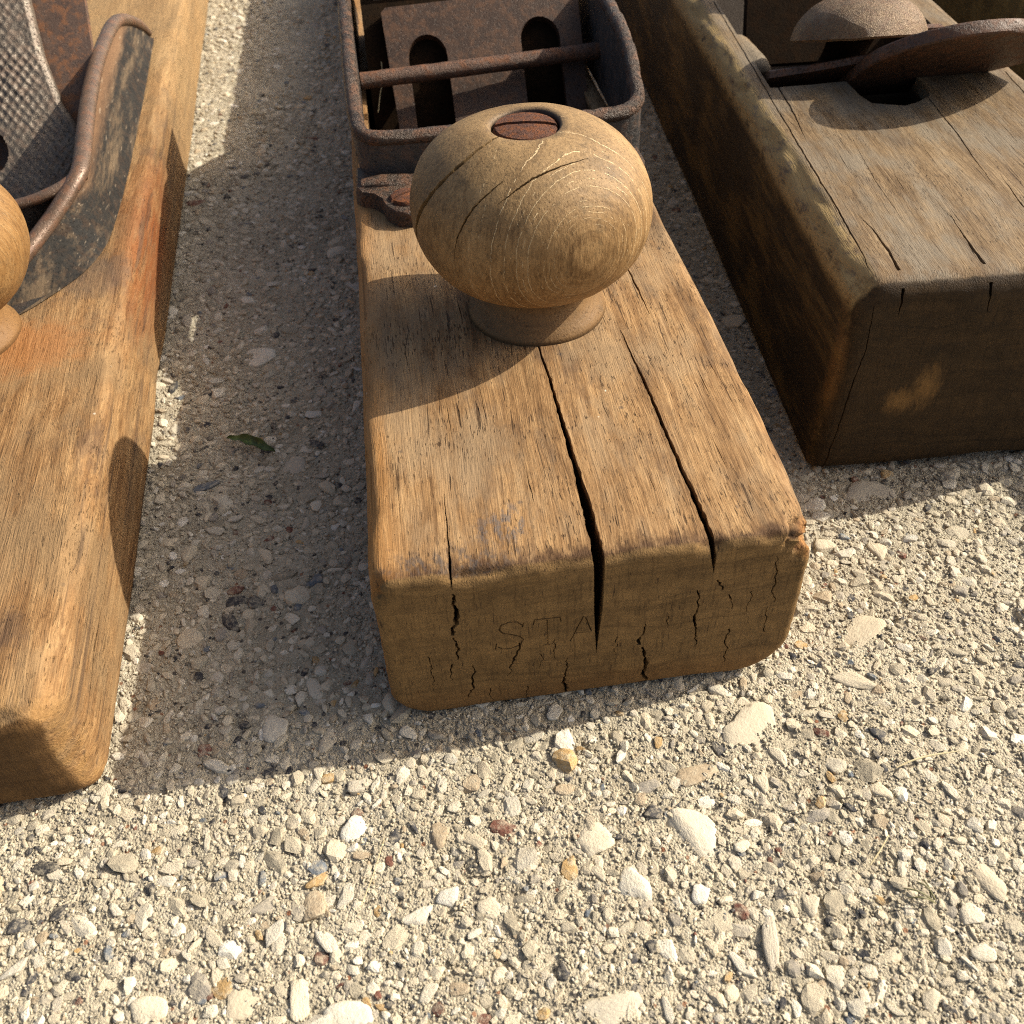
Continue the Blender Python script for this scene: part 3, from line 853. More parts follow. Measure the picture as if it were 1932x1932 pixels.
mids, radii = [], []
for (x, y) in np.concatenate([visible_zone(RNG, 75000)]):
    r = float(np.clip(RNG.lognormal(0.05, 0.46), 0.4, 2.7))
    if free(x, y, r, 0.70):
        mids.append((x, y)); radii.append(r); take(x, y, r * 0.8)
    if len(mids) >= 13000: break
scatter("small_aggregate", np.array(mids), np.array(radii), 2, -0.66, -0.22, 60, 5)
gr = visible_zone(RNG, 118000)
gr = gr[(gr[:, 1] < 190) | (RNG.random(len(gr)) < 0.6)][:50000]
scatter("sand_grains", gr, np.clip(RNG.lognormal(-1.35, 0.38, len(gr)), 0.12, 0.5), 1, -0.6, 0.1, 40, 6, dark=3.0, like_paste=0.72)

def densify(pts, n):
    P = [Vector(p) for p in pts]
    def cr(t):
        k = min(int(t), len(P) - 2); f = t - k
        p0, p1, p2, p3 = P[max(k - 1, 0)], P[k], P[k + 1], P[min(k + 2, len(P) - 1)]
        return 0.5 * ((2 * p1) + (p2 - p0) * f + (2 * p0 - 5 * p1 + 4 * p2 - p3) * f * f + (3 * p1 - p0 - 3 * p2 + p3) * f ** 3)
    return [cr((len(P) - 1) * i / n) for i in range(n + 1)]
densify_ = densify
# ------------------------------------------------------------------ the middle plane
mid = empty("hand_plane", MIDP, MIDR, 'tan wooden plane with round knob and rusty iron frame, deeply split near end', 'hand plane', 'old wooden hand planes on the pavement')
N_UP, N_FRONT = (0, 0, 1), (0, -1, 0)

out = rounded_rect(0, 66, 0, MH, (6.5, 9.0, 2.5, 2.5))
V, Fc = sweep_block(out, ywarp(95, 380, 1.2, 4.0), 1.7, 20)
nz = 0.22 * vnoise(V, (0.12, 0.03, 0.12), 21) + 0.07 * vnoise(V, (0.9, 0.12, 0.9), 22)
c0 = np.array([33, 0, MH / 2])
dirv = V - c0; dirv[:, 1] = np.where(V[:, 1] < 1.9, -8, 0); dirv[:, 0] *= (np.abs(dirv[:, 0]) > 31.5); dirv[:, 2] *= (np.abs(dirv[:, 2]) > 15)
L = np.linalg.norm(dirv, axis=1)[:, None]; dirv = dirv / np.maximum(L, 1e-6)
V = V + dirv * nz[:, None]
# end face swells a little in the middle; the arris is rubbed down towards the left
fe = np.clip(1 - V[:, 1] / 6.0, 0, 1)
V[:, 1] -= 0.5 * fe * np.exp(-((V[:, 0] - 33) / 24) ** 2) * np.exp(-((V[:, 2] - 17) / 12) ** 2)
# crushed right-hand corner
dc = np.linalg.norm((V - np.array([65.6, 1.0, MH - 1.5])) / np.array([5.0, 6.0, 5.0]), axis=1)
k = np.clip(1 - dc, 0, 1)
ins = np.array([-0.7, 0.5, -0.5])
V = V + ins * (k * (2.8 + 3.4 * vnoise(V, (0.9, 0.5, 0.9), 23) + 1.0 * vnoise(V, (2.0, 1.2, 2.0), 27)))[:, None]
dc = np.linalg.norm((V - np.array([0.2, 0.5, MH - 1.0])) / np.array([3.0, 3.5, 4.0]), axis=1)
V = V + np.array([0.5, 0.6, -0.4]) * (np.clip(1 - dc, 0, 1) * (1.0 + 1.2 * vnoise(V, (1.1, 0.7, 1.1), 24)))[:, None]
for cx_, cz_ in ((0.6, MH - 0.6), (65.4, MH - 0.6)):
    k = np.clip(1 - np.linalg.norm((V[:, [0, 2]] - np.array([cx_, cz_])) / 3.0, axis=1), 0, 1) * np.clip(0.25 + vnoise(V, (0.3, 0.13, 0.3), 25), 0, 1)
    V[:, 0] += np.sign(33 - cx_) * 0.55 * k; V[:, 2] -= 0.6 * k
k = np.clip(1 - np.hypot(V[:, 1] - 0.5, V[:, 2] - (MH - 0.6)) / 2.6, 0, 1) * np.clip(0.2 + vnoise(V, (0.22, 0.3, 0.3), 26), 0, 1)
V[:, 1] += 0.8 * k; V[:, 2] -= 0.8 * k
# underside stays on the ground
V[:, 2] = np.maximum(V[:, 2], 0.0)

T = MH
cutA = MB()
cutA.crack([(32.2, 55, T), (32.9, 38.4, T), (33.2, 22.1, T), (33.35, 11.3, T), (33.3, 2.5, T), (33.1, -3, T)], N_UP, [0.3, 0.55, 0.95, 1.45, 1.75, 1.75], [2, 5, 9, 15, 21.5, 22.5], lean=0.004)
cutA.crack([(47.8, 54, T), (48.6, 38.5, T), (49.1, 23.1, T), (49.8, 7.3, T), (49.95, 1.0, T), (50.1, -3, T)], N_UP, [0.16, 0.45, 0.6, 0.95, 1.05, 1.0], [1, 3, 4, 6, 6.5, 6.5], lean=0.1)
cutA.crack([(53.5, 77, T), (53.9, 67.7, T), (54.2, 58, T)], N_UP, [0.25, 0.4, 0.1], [1.5, 2, 0.6])
cutA.crack([(12.3, 17, T), (12.05, 6.1, T), (11.9, 1.5, T), (11.85, -3, T)], N_UP, [0.1, 0.25, 0.45, 0.55], [0.5, 1.2, 2.6, 3.2])
for (x, y, l, w) in [(14.5, 30, 9, .16), (20.5, 33, 8, .16), (19.3, 62, 9, .22), (58.5, 33, 7, .2), (61, 37, 6, .15), (40.5, 30, 6, .14), (25.5, 12, 8, .2), (56, 15, 7, .16), (8.4, 50, 7, .14), (44, 12, 5, .14)]:
    cutA.crack([(x, y + l, T), (x + .1, y + l / 2, T), (x + .25, y, T)], N_UP, [0.05, w, 0.05], [0.3, 0.9, 0.3])
cutB = MB()
def fcrack(pts, w, d): cutB.crack([(x, -0.1, z) for x, z in pts], N_FRONT, w, d, step=0.45, jit=0.3, out=1.6, wander=0.26)
fcrack([(11.9, 30.3), (11.9, 25.3), (11.1, 20.6)], [0.45, 0.75, 0.5], [2.6, 3, 2])
fcrack([(11.3, 20.2), (11.5, 17.0), (11.4, 14.4)], [0.3, 0.5, 0.15], [2, 2, 1])
fcrack([(10.5, 13.4), (10.0, 9.0)], [0.3, 0.1], [1, .6])
fcrack([(21.0, 17.0), (20.4, 12.9), (19.2, 8.0)], [0.25, 0.45, 0.12], [1, 1.6, .6])
fcrack([(13.7, 12.4), (13.2, 7.2), (12.3, 3.2)], [0.2, 0.5, 0.15], [1, 1.8, .6])
fcrack([(28.7, 11.2), (28.4, 4.4), (28.3, 0.6)], [0.12, 0.55, 0.8], [1, 3, 4])
fcrack([(40.7, 17.8), (40.2, 12.4)], [0.15, 0.6], [1, 2])
fcrack([(40.6, 11.8), (41.5, 5.9), (42.1, 0.8)], [0.4, 0.7, 0.9], [2, 4, 4])
fcrack([(48.2, 24.0), (48.9, 17.8), (49.5, 9.8)], [0.2, 0.42, 0.12], [1, 1.6, .6])
fcrack([(54.6, 13.2), (55.2, 3.9)], [0.3, 0.2], [1.2, 1])
fcrack([(59.9, 29.4), (60.6, 24.0), (61.5, 18.4)], [0.12, 0.35, 0.12], [.6, 1.2, .6])
fcrack([(60.4, 17.4), (61.2, 10.8)], [0.22, 0.16], [1, .8])
fcrack([(51.6, 25.8), (52.6, 23.2)], [0.5, 0.4], [1.5, 1.2])
fcrack([(53.5, 22.0), (54.6, 18.4)], [0.25, 0.12], [1, .6])
for (x, z, l) in [(16.2, 5.2, 4.4), (22.0, 4.6, 4.2), (26.7, 16.6, 5.4), (7.0, 16, 9), (44.5, 19, 3), (36.5, 15.5, 5), (24.5, 13.2, 4), (57.3, 22, 5)]:
    fcrack([(x, z), (x - .2, z - l)], [0.2, 0.08], [.8, .4])
# stamped maker's letters on the end grain
cutC = MB()
def stamp(pts, w=0.42, d=0.30): cutC.stroke([(x, -0.42, z) for x, z in pts], N_FRONT, w, d, out=1.2)
Sp = [(21.6, 21.3), (20.9, 22.2), (19.6, 22.4), (18.4, 21.9), (18.1, 20.9), (18.6, 19.9), (20.0, 19.3), (21.2, 18.6), (21.7, 17.6), (21.1, 16.4), (19.8, 15.9), (18.4, 16.1), (17.6, 16.9)]
stamp(Sp)
stamp([(21.9, 21.9), (21.6, 20.8)], .3); stamp([(17.5, 17.6), (17.3, 16.2)], .3)
stamp([(23.5, 22.2), (27.4, 22.1)]); stamp([(25.45, 21.9), (25.5, 15.6)], .4); stamp([(23.5, 22.1), (23.3, 21.0)], .3); stamp([(27.4, 22.0), (27.6, 21.0)], .3); stamp([(24.7, 15.4), (26.3, 15.4)], .3)
stamp([(29.0, 15.6), (31.0, 21.8)], .28, .3); stamp([(31.3, 21.5), (32.3, 17.8)], .28, .3); stamp([(29.9, 17.8), (31.9, 17.7)], .22, .24)
cutD = MB()
cutD.box((4.5, 121.5, -2.0), (61.0, 186.0, T + 6))
V, Fc = carve(V, Fc, [cutD, cutA, cutB, cutC])
link("body", mesh_from("body", V, Fc, [M_MID], angle=38), mid)

# knob
KC = (34.0, 64.5, MH)
prof = [(0.5, -0.5), (12.8, -0.5), (13.0, 0.4), (12.8, 1.1), (12.0, 2.0), (11.0, 3.2), (10.3, 4.8), (10.0, 6.4), (10.6, 7.7), (12.2, 8.4), (14.9, 9.4), (17.1, 11.2), (18.7, 13.2), (19.9, 15.6), (20.7, 18.2), (21.0, 20.8),
        (20.9, 23.4), (20.3, 26.0), (19.1, 28.6), (17.2, 31.0), (14.6, 33.1), (11.5, 34.8), (8.6, 35.8), (6.2, 36.2), (5.8, 35.9), (5.6, 35.4), (5.5, 34.0), (0.4, 34.0)]
def fine(prof, step=0.9):
    o = [prof[0]]
    for a, b in zip(prof, prof[1:]):
        q = max(1, int(math.hypot(b[0] - a[0], b[1] - a[1]) / step))
        for i in range(1, q + 1): o.append((a[0] + (b[0] - a[0]) * i / q, a[1] + (b[1] - a[1]) * i / q))
    return o
def smooth_prof(prof, keep):
    p = fine(prof)
    for _ in range(3):
        p = [p[0]] + [((p[i - 1][0] + 2 * p[i][0] + p[i + 1][0]) / 4, (p[i - 1][1] + 2 * p[i][1] + p[i + 1][1]) / 4) if keep(p[i]) else p[i] for i in range(1, len(p) - 1)] + [p[-1]]
    return p
def lean_(V, c, lean=(-1.7, -2.0)):
    # the old knob stands a little out of true on its spindle
    k = np.clip((V[:, 2] - c[2] - 6) / 30.0, 0, 1.2)
    return V + np.stack([lean[0] * k, lean[1] * k, 0 * k], 1)
def knob_shape(c, cracks, parent, mat, seed, lean=(-1.7, -2.0)):
    kb = MB(); kb.lathe(smooth_prof(prof, lambda q: q[1] > 9.0 and q[0] > 6.2), c, 120)
    V = np.array(kb.v); 
    d = V - np.array([c[0], c[1], c[2] + 20]); d /= np.linalg.norm(d, axis=1)[:, None]
    amp = (V[:, 2] - c[2] > 9.5)
    V = V + d * (amp * (0.30 * vnoise(V, 0.07, seed) + 0.06 * vnoise(V, 0.5, seed + 1)))[:, None]
    cut = MB()
    cc = Vector((c[0], c[1], c[2] + 20.5))
    for pts, ws, ds in cracks:
        # split follows the surface: one V section per point, pointing at the heart of the knob
        P = [Vector(p) + Vector(c) for p in pts]
        rings = []; n = 40
        for i in range(n + 1):
            s = (len(P) - 1) * i / n; k = min(int(s), len(P) - 2); t = s - k
            p = P[k].lerp(P[k + 1], t); w = ws[k] + (ws[k + 1] - ws[k]) * t; dd = ds[k] + (ds[k + 1] - ds[k]) * t
            w *= 1 + random.uniform(-.2, .2)
            e = p - cc; Nn = Vector((e.x / 21.3 ** 2, e.y / 21.3 ** 2, e.z / 16.5 ** 2)).normalized()
            Tn = (P[k + 1] - P[k]).normalized(); S = Nn.cross(Tn).normalized()
            p = p + S * random.uniform(-.07, .07)
            rings.append([p + Nn * 1.5 - S * w * .8, p + Nn * 1.5 + S * w * .8, p + S * w * .5, p + S * w * .36 - Nn * dd, p - S * w * .36 - Nn * dd, p - S * w * .5])
        cut.loft(rings)
    Vv, Ff = carve(V, kb.f, [cut]) if cracks else (V, kb.f)
    Vv = lean_(np.array(Vv), c, lean)
    return link("knob", mesh_from("knob", Vv, Ff, [mat], angle=50), parent)
cr1 = [(-4.6, -3.9, 36.6), (-7.8, -5.8, 35.7), (-11.4, -7.3, 33.9), (-14.6, -7.8, 31.4), (-17.6, -7.5, 27.9), (-19.6, -6.3, 24.6), (-20.6, -4.6, 19.8), (-19.8, -4, 15)]
cr2 = [(8.6, -9.6, 34.0), (2.6, -12.4, 34.0), (-1.0, -13.7, 33.3), (-4.1, -14.9, 32.0), (-7.0, -15.6, 30.2)]
cr3 = [(-5.4, -13.0, 33.0), (-10.8, -14.6, 29.6), (-14.1, -15.2, 24.8), (-15, -15, 21)]
cr4 = [(-10.5, 8.5, 34.0), (-13.0, 3.5, 33.2), (-15.5, -1.0, 31.6)]
cr5 = [(12.0, -2.0, 34.4), (15.0, -3.5, 32.6), (17.0, -5.5, 30.4)]
knob = knob_shape(KC, [(cr1, [0.35, 0.55, 0.7, 0.75, 0.85, 0.9, 0.65, 0.15], [8, 8, 8, 9, 9, 8, 5, 1]), (cr2, [0.1, 0.30, 0.32, 0.22, 0.05], [2, 4, 4, 2.5, .5]),
                       (cr3, [0.15, 0.34, 0.22, 0.05], [2, 3, 2, .4])], mid, M_KNOB, 31)
def screw(c, r, h, rot, parent, mat, name="screw", dome=0.5, slot=1.0):
    b = MB(); b.lathe([(0.2, -1.5), (r, -1.5), (r, h - 0.5), (r - 0.35, h), (r * 0.6, h + dome * 0.7), (0.2, h + dome)], (0, 0, 0), 40)
    k = MB(); k.box((-r - 1, -slot / 2, h - 0.9), (r + 1, slot / 2, h + 3))
    V, F = carve(b.v, b.f, [k])
    c_, s_ = math.cos(rot), math.sin(rot)
    V = [(c[0] + x * c_ - y * s_, c[1] + x * s_ + y * c_, c[2] + z) for x, y, z in V]
    return link(name, mesh_from(name, V, F, [mat], angle=35), parent)
screw((34.0 - 1.6, 64.5 - 1.9, MH + 35.2), 5.3, 0.6, -0.16, knob, M_SCREW, slot=0.95)

# iron frame round the mouth
fr = MB()
z0 = MH + 2.8
left_rim = [(2.2, 226, MH - 1), (2.2, 221, MH + 3), (2.2, 212, MH + 9), (2.1, 200, MH + 15), (2.0, 188, MH + 18.2), (2.0, 178, MH + 19.2), (2.1, 165, MH + 18.3), (2.3, 146, MH + 16), (2.6, 131, MH + 13.2), (3.0, 123, MH + 11.8)]
corner_l = [(3.9, 119.6, MH + 11.3), (6.0, 118.2, MH + 11.1)]
front_rim = [(14, 117.4, MH + 11.2), (33, 117.4, MH + 11.4), (55, 117.7, MH + 11.6), (62.0, 118.0, MH + 11.8)]
corner_r = [(64.8, 118.9, MH + 12.2), (66.0, 121.6, MH + 12.8)]
right_rim = [(66.3, 128, MH + 14.8), (66.9, 136, MH + 17.6), (67.0, 148, MH + 19.6), (66.8, 165, MH + 20.4), (66.4, 182, MH + 19.4), (66, 200, MH + 15), (65.8, 214, MH + 8), (65.8, 226, MH - 1)]
rim = left_rim + corner_l + front_rim + corner_r + right_rim
def resample(pts, step):
    P = [Vector(p) for p in pts]; o = [P[0]]
    for a, b in zip(P, P[1:]):
        q = max(1, int((b - a).length / step))
        for i in range(1, q + 1): o.append(a.lerp(b, i / q))
    for _ in range(2):
        o = [o[0]] + [(o[i - 1] + o[i] * 2 + o[i + 1]) / 4 for i in range(1, len(o) - 1)] + [o[-1]]
    return o
rimp = resample(rim, 1.6)
fr.tube(rimp, [1.68 + 0.05 * math.sin(i * 1.7) for i in range(len(rimp))], 10)
fwl = MB()
cx, cy = 34.0, 165.0
wall = []
for p in rimp:
    t = Vector((cx - p.x, cy - p.y, 0))
    if p.y > 135: t = Vector((cx - p.x, 0, 0))
    t.normalize()
    i = p + t * 1.35; o = p - t * 1.35
    zb = MH - 0.5 if p.y > 135 else z0 - 1
    wall.append([(o.x, o.y, p.z), (i.x, i.y, p.z), (i.x, i.y, zb), (o.x, o.y, zb)])
fwl.loft(wall)
# flange with its two ears
def plate(poly, zb, zt, bev=0.9):
    c = np.mean(np.array(poly), 0)
    P = np.array(poly); 
    ring = lambda k, z: [(c[0] + (x - c[0]) * k, c[1] + (y - c[1]) * k, z) for x, y in P]
    fr.loft([ring(1.0, zb), ring(1.005, zb + 0.5), ring(1.0, zt - bev), ring(0.985, zt - bev * 0.3), ring(0.95, zt)])
ear = [(1.2, 122.5), (1.0, 112.5), (2.2, 110.0), (4.8, 108.6), (6.6, 106.0), (7.4, 102.5), (9.4, 99.8), (12.6, 98.8), (15.8, 99.9), (17.8, 103.0), (18.2, 107.0), (20, 110.5), (23, 112.6), (23, 122.5)]
plate(ear, MH - 0.6, MH + 3.4, 1.4)
plate([(67 - x, y) for x, y in reversed(ear)], MH - 0.6, MH + 3.4, 1.4)
plate([(20, 112.8), (47, 112.8), (47, 122), (20, 122)], MH - 0.6, MH + 3.0, 1.2)
fr.tube([(2.6, 113.6, MH + 3.1), (7, 113.4, MH + 3.4), (12, 113.0, MH + 3.2), (20, 114.4, MH + 2.6)], [1.6, 2.2, 2.0, 1.2], 12, 0.8)
def rough_mesh(mb, mats, name, parent, seed, amp=0.10, fr_=0.5, angle=45, **kw):
    V = np.array(mb.v); 
    V = V + np.stack([vnoise(V, fr_, seed), vnoise(V, fr_, seed + 1), vnoise(V, fr_, seed + 2)], 1) * amp
    me = mesh_from(name, V, mb.f, mats, angle=angle); recalc(me)
    return link(name, me, parent, **kw)
frame = rough_mesh(fr, [M_IRON], "iron_frame", mid, 41, 0.17, 0.6, 55)
rough_mesh(fwl, [M_FRAMEWALL], "frame_wall", frame, 45, 0.10, 0.4, 50)
screw((11.8, 105.2, MH + 3.2), 3.5, 1.0, 0.5, frame, M_SCREW, slot=0.7)
screw((55.2, 105.2, MH + 3.2), 3.5, 1.0, 0.9, frame, M_SCREW, slot=0.7)
rod = MB(); rod.tube(resample([(4.0, 157.0, MH + 8.7), (34, 160.4, MH + 8.5), (65.5, 164.0, MH + 8.4)], 1.5), 2.0, 18)
rough_mesh(rod, [M_RUST], "cross_rod", mid, 51, 0.10, 0.8)

# slotted iron plate bedded at 45 degrees behind the rod (a coordinates: x, distance up the slope)
def sloped(x, s, t=0.0, y0=158.0 - 26.0, z0=MH - 26.0):
    return (x, y0 + 1.5 + s * 0.7071 + t * 0.7071, z0 + s * 0.7071 - t * 0.7071)
pl = MB()
top_s = 63.4
edge = [(13.4, 4), (61.4, 4), (62.2, top_s - 1.2), (61.0, top_s), (31, top_s), (12.2, top_s - 0.6), (11.0, top_s - 1.8)]
pl.prism([sloped(x, s) for x, s in edge], Vector(sloped(0, 0, 2.6)) - Vector(sloped(0, 0, 0)))
sl = MB()
def slot_cut(x, s0, s1, r, lean=0.0):
    poly = []
    for i in range(13):
        a = math.pi * i / 12; poly.append((x + lean + r * math.cos(a), s1 - r + r * math.sin(a) * 1.1))
    for i in range(13):
        a = math.pi + math.pi * i / 12; poly.append((x + r * math.cos(a), s0 + r + r * math.sin(a)))
    sl.prism([sloped(px, ps, -2) for px, ps in poly], Vector(sloped(0, 0, 6)) - Vector(sloped(0, 0, -2)))
slot_cut(21.9, 24, 54.6, 5.0, -0.2); slot_cut(51.0, 24, 56.8, 5.1, 0.2)
V, F = carve(pl.v, pl.f, [sl])
link("slotted_plate", mesh_from("slotted_plate", V, F, [M_PLATE], angle=35), mid)
# cast seat behind the plate: blackened to stand for shade, with a pale worn top
st = MB(); st.prism([(6, 166, MH + 2), (6, 189, MH + 25.5), (6, 214, MH + 26.5), (6, 214, MH + 1), (6, 185, MH + 1), (6, 185, 0.5), (6, 150, 0.5)], (54, 0, 0))
rough_mesh(st, [M_SHADE_BLACK], "frog_seat", mid, 61, 0.05)
tp = MB(); tp.prism([(9.4, 182.5, MH + 18.9), (36, 182.8, MH + 19.3), (34, 212, MH + 26.2), (10, 212, MH + 26.2)], (0, 0, 2.2))
rough_mesh(tp, [M_STONE_O if False else M_CAP], "worn_lever", mid, 63, 0.08)
wire = MB(); wire.tube(resample([(9.6, 170.5, MH + 8), (9.4, 168, MH + 4.2), (8.2, 165.5, MH + 1.5), (7.2, 162, MH - 1.5)], 0.6), 0.12, 6)
rough_mesh(wire, [M_STRAW], "thin_fibre", mid, 64, 0.0)

# ------------------------------------------------------------------ the right plane
rgt = empty("wooden_plane", RGTP, RGTR, 'dark sided wooden plane with greyed cracked top and rusty domed cap in its throat', 'hand plane', 'old wooden hand planes on the pavement')
out = rounded_rect(0, 66, 0, RH, (0.9, 0.9, 3.0, 5.0), 0.9)
V, Fc = sweep_block(out, ywarp(100, 380, 1.3, 4.0), 3.8, 16)
nz = 0.35 * vnoise(V, (0.08, 0.025, 0.08), 71) + 0.09 * vnoise(V, (0.7, 0.14, 0.7), 72)
arr = np.clip(1 - np.linalg.norm((V[:, [0, 2]] - np.array([0.8, RH - 0.8])) / 4.5, axis=1), 0, 1)
nz = nz - arr * np.clip(vnoise(V, (0.4, 0.16, 0.4), 73), 0, 1) * 1.3
dirv = V - np.array([33, 0, RH / 2]); dirv[:, 1] = np.where(V[:, 1] < 4.6, -8, 0); dirv[:, 0] *= (np.abs(dirv[:, 0]) > 30); dirv[:, 2] *= (np.abs(dirv[:, 2]) > 19)
dirv /= np.maximum(np.linalg.norm(dirv, axis=1)[:, None], 1e-6)
V = V + dirv * nz[:, None]; V[:, 2] = np.maximum(V[:, 2], 0)
T = RH
a = MB()
# throat: a sloping well, open to the sole
a.loft([[(6.9, 83.4, T + 8), (57.2, 83.6, T + 8), (58.2, 205, T + 8), (8.5, 205, T + 8)], [(6.9, 83.4, T - 1), (57.2, 83.6, T - 1), (58.2, 200, T - 1), (8.5, 200, T - 1)], [(7.5, 112, 3), (57, 112, 3), (57, 135, 3), (7.5, 135, 3)]])
b = MB()
b.prism([(24.6, 86, T - 43), (41.6, 86, T - 43), (41.2, 75.5, T - 43), (40.4, 73.0, T - 43), (37.0, 70.4, T - 43), (33.4, 69.0, T - 43), (29.5, 70.0, T - 43), (26.6, 71.4, T - 43), (25.4, 75, T - 43)], (0, 0, 50))
c = MB()
c.crack([(6.8, 142, T), (5.6, 75.7, T), (4.6, 41.3, T), (4.4, 19.3, T), (3.9, 9.3, T), (3.4, 4.5, T)], N_UP, [0.3, 0.3, 0.36, 0.34, 0.2, 0.05], [2, 2, 2.5, 2, 1, .4])
c.crack([(7.6, 24, T), (8.5, 18.0, T), (8.8, 10.5, T), (8.4, 4.0, T - .2)], N_UP, [0.06, 0.3, 0.55, 0.6], [.5, 2, 3, 5])
c.crack([(24.4, 21.5, T), (23.6, 9.8, T), (23.6, 4.0, T - .2)], N_UP, [0.06, 0.45, 0.6], [.5, 2.5, 4])
c.crack([(39.9, 73, T), (39.1, 54.6, T), (37.0, 29.6, T)], N_UP, [0.35, 0.4, 0.06], [3, 3, .5])
c.crack([(8.9, 84.5, T), (8.3, 68.7, T), (7.2, 55.7, T)], N_UP, [0.45, 0.4, 0.06], [3, 2, .5])
c.crack([(40.3, 36, T), (38.9, 21.0, T), (38.4, 12, T)], N_UP, [0.06, 0.4, 0.1], [.6, 2, .5])
c.crack([(16.9, 55, T), (15.2, 36, T), (15.0, 15.7, T)], N_UP, [0.06, 0.16, 0.05], [.4, .9, .3])
c.crack([(62.2, 83, T), (60.2, 60, T), (57, 30, T)], N_UP, [0.3, 0.25, 0.06], [1.5, 1, .5])
c.crack([(24.3, 19, T), (23.9, 26, T)][::-1], N_UP, [0.05, 0.14], [.3, .8])
for (x, y, l) in [(30, 40, 10), (34.5, 22, 8), (50, 48, 14), (46, 30, 9), (20, 30, 9), (52, 70, 8), (12, 40, 10), (29, 60, 6)]:
    c.crack([(x, y + l, T), (x - .3, y + l / 2, T), (x - .5, y, T)], N_UP, [0.04, 0.14, 0.04], [.3, .8, .3])
d = MB()
def rcrack(pts, w, dd): d.crack([(x, y, z) for x, y, z in pts], (0, -1, 0), w, dd, step=0.7, jit=0.15, out=2.0, wander=0.08)
rcrack([(8.4, 1.6, T - 1.5), (8.45, 0.2, 41), (8.6, 0.0, 37.6)], [0.6, 0.45, 0.08], [4, 3, .8])
rcrack([(23.7, 1.6, T - 1.5), (23.9, 0.2, 41), (24.4, 0.0, 37.0)], [0.55, 0.4, 0.08], [4, 3, .8])
rcrack([(3.6, 0.9, 40), (4.3, 0.1, 31), (3.3, 0.2, 18), (2.4, 0.6, 1)], [0.12, 0.2, 0.22, 0.2], [1, 1.2, 1.2, 1.2])
rcrack([(14.8, 0.0, 2.5), (14.6, 0.0, 0.2)], [0.4, 0.6], [1, 2])
V, Fc = carve(V, Fc, [a, b, c, d])
link("body", mesh_from("body", V, Fc, [M_RIGHT], angle=38), rgt)
# worn end of the wedge cheek on the left wall of the throat
wa = MB()
wa.tube(densify_([(7.6, 119, T - 5.9), (7.8, 113, T - 5.6), (7.9, 107, T - 5.2), (8.0, 103, T - 4.9), (8.0, 100.2, T - 4.9), (8.0, 99.0, T - 5.0)], 26), [5.2] * 14 + [5.2, 5.15, 5.1, 5.0, 4.9, 4.7, 4.4, 4.1, 3.7, 3.2, 2.5, 1.6, 0.5], 20)
o = rough_mesh(wa, [M_RIGHT], "wedge_cheek", rgt, 81, 0.1, 0.4, 60)

# plane iron with a rounded end, leaning out of the throat towards the near end
def tilt(u, v, t=0.0):
    # u across (x), v up the slope, t thickness (up and back)
    ny, nzv = 0.6247, 0.7809
    return (u, 84.4 - v * nzv + t * ny, T - 0.6 + v * ny + t * nzv)
ir = MB()
R = 20.6; ucx = 46.4
ol = [(26.6, -34), (66.2, -34)]
for i in range(33):
    aa = math.pi * i / 32
    ol.append((ucx + R * math.cos(aa) * (0.97 if i < 17 else 1.0), 8.0 + R * 0.95 * math.sin(aa)))
# slender notch on the right so that the iron clears the wood
ol[1] = (56.0, -34); ol.insert(2, (56.0, -1.0))
rin = lambda k, t: [tilt(ucx + (u - ucx) * k, 6 + (v - 6) * k if v > 6 else v, t) for u, v in ol]
ir.loft([rin(0.985, 0.0), rin(1.0, 0.35), rin(1.0, 2.5), rin(0.985, 2.9)])
rough_mesh(ir, [M_UNDER], "blade", rgt, 83, 0.07, 0.6, 40)
# second iron lying on it, its worn left edge showing
ci = MB()
ol2 = [(9.0, -30), (50, -30), (50, 3), (40, 7.5), (32, 6.4), (25, 3.6), (17, 0.0), (11.0, -1.8), (8.0, -2.6)]
rr = lambda t, k: [tilt(u, v + k, t) for u, v in ol2]
ci.loft([rr(3.0, 0), rr(4.4, 0.2), rr(4.8, -0.3)])
rough_mesh(ci, [M_UNDER], "cap_iron", rgt, 85, 0.10, 0.6, 40)
# domed screw cap
dm = MB()
prof_d = [(0.3, 12.4), (3.5, 12.2), (7.0, 11.4), (10.2, 9.9), (13.0, 7.6), (15.0, 4.8), (16.0, 2.0), (16.2, 0.6), (15.7, 0.0), (13.5, 0.2), (12.0, 1.5), (0.3, 2.0)]
dm.lathe([(r, z) for r, z in smooth_prof(prof_d, lambda q: q[1] > 1.0)], (0, 0, 0), 96)
dv = np.array(dm.v)
dv[:, :3] *= 0.945; dv[:, 2] *= 0.85
ca, sa = math.cos(-0.34), math.sin(-0.34)
dv = np.stack([dv[:, 0], dv[:, 1] * ca - dv[:, 2] * sa, dv[:, 1] * sa + dv[:, 2] * ca], 1) + np.array([29.2, 93.0, T + 6.0])
dm.v = [tuple(q) for q in dv]
rough_mesh(dm, [M_DOME], "domed_cap", rgt, 87, 0.12, 0.3, 50)
nk = MB(); nk.tube([(29, 95, T + 9), (29, 103, T - 8), (29, 112, T - 26)], [6, 6, 6], 20)
rough_mesh(nk, [M_SHADE_BLACK], "cap_stem", rgt, 89, 0.05)
bp_ = MB()
bp_.prism([(12, 122, T - 10), (56, 122, T - 10), (56, 150, T + 26), (16, 150, T + 26)], (0, 3, -2))
rough_mesh(bp_, [M_SHADE_BLACK], "back_iron", rgt, 90, 0.05)  # panel coloured black as the shade inside the throat
tb = MB(); tb.box((46.0, 101.5, T + 2.0), (54.0, 104.0, T + 4.2))
rough_mesh(tb, [M_RUST], "iron_tab", rgt, 91, 0.08)

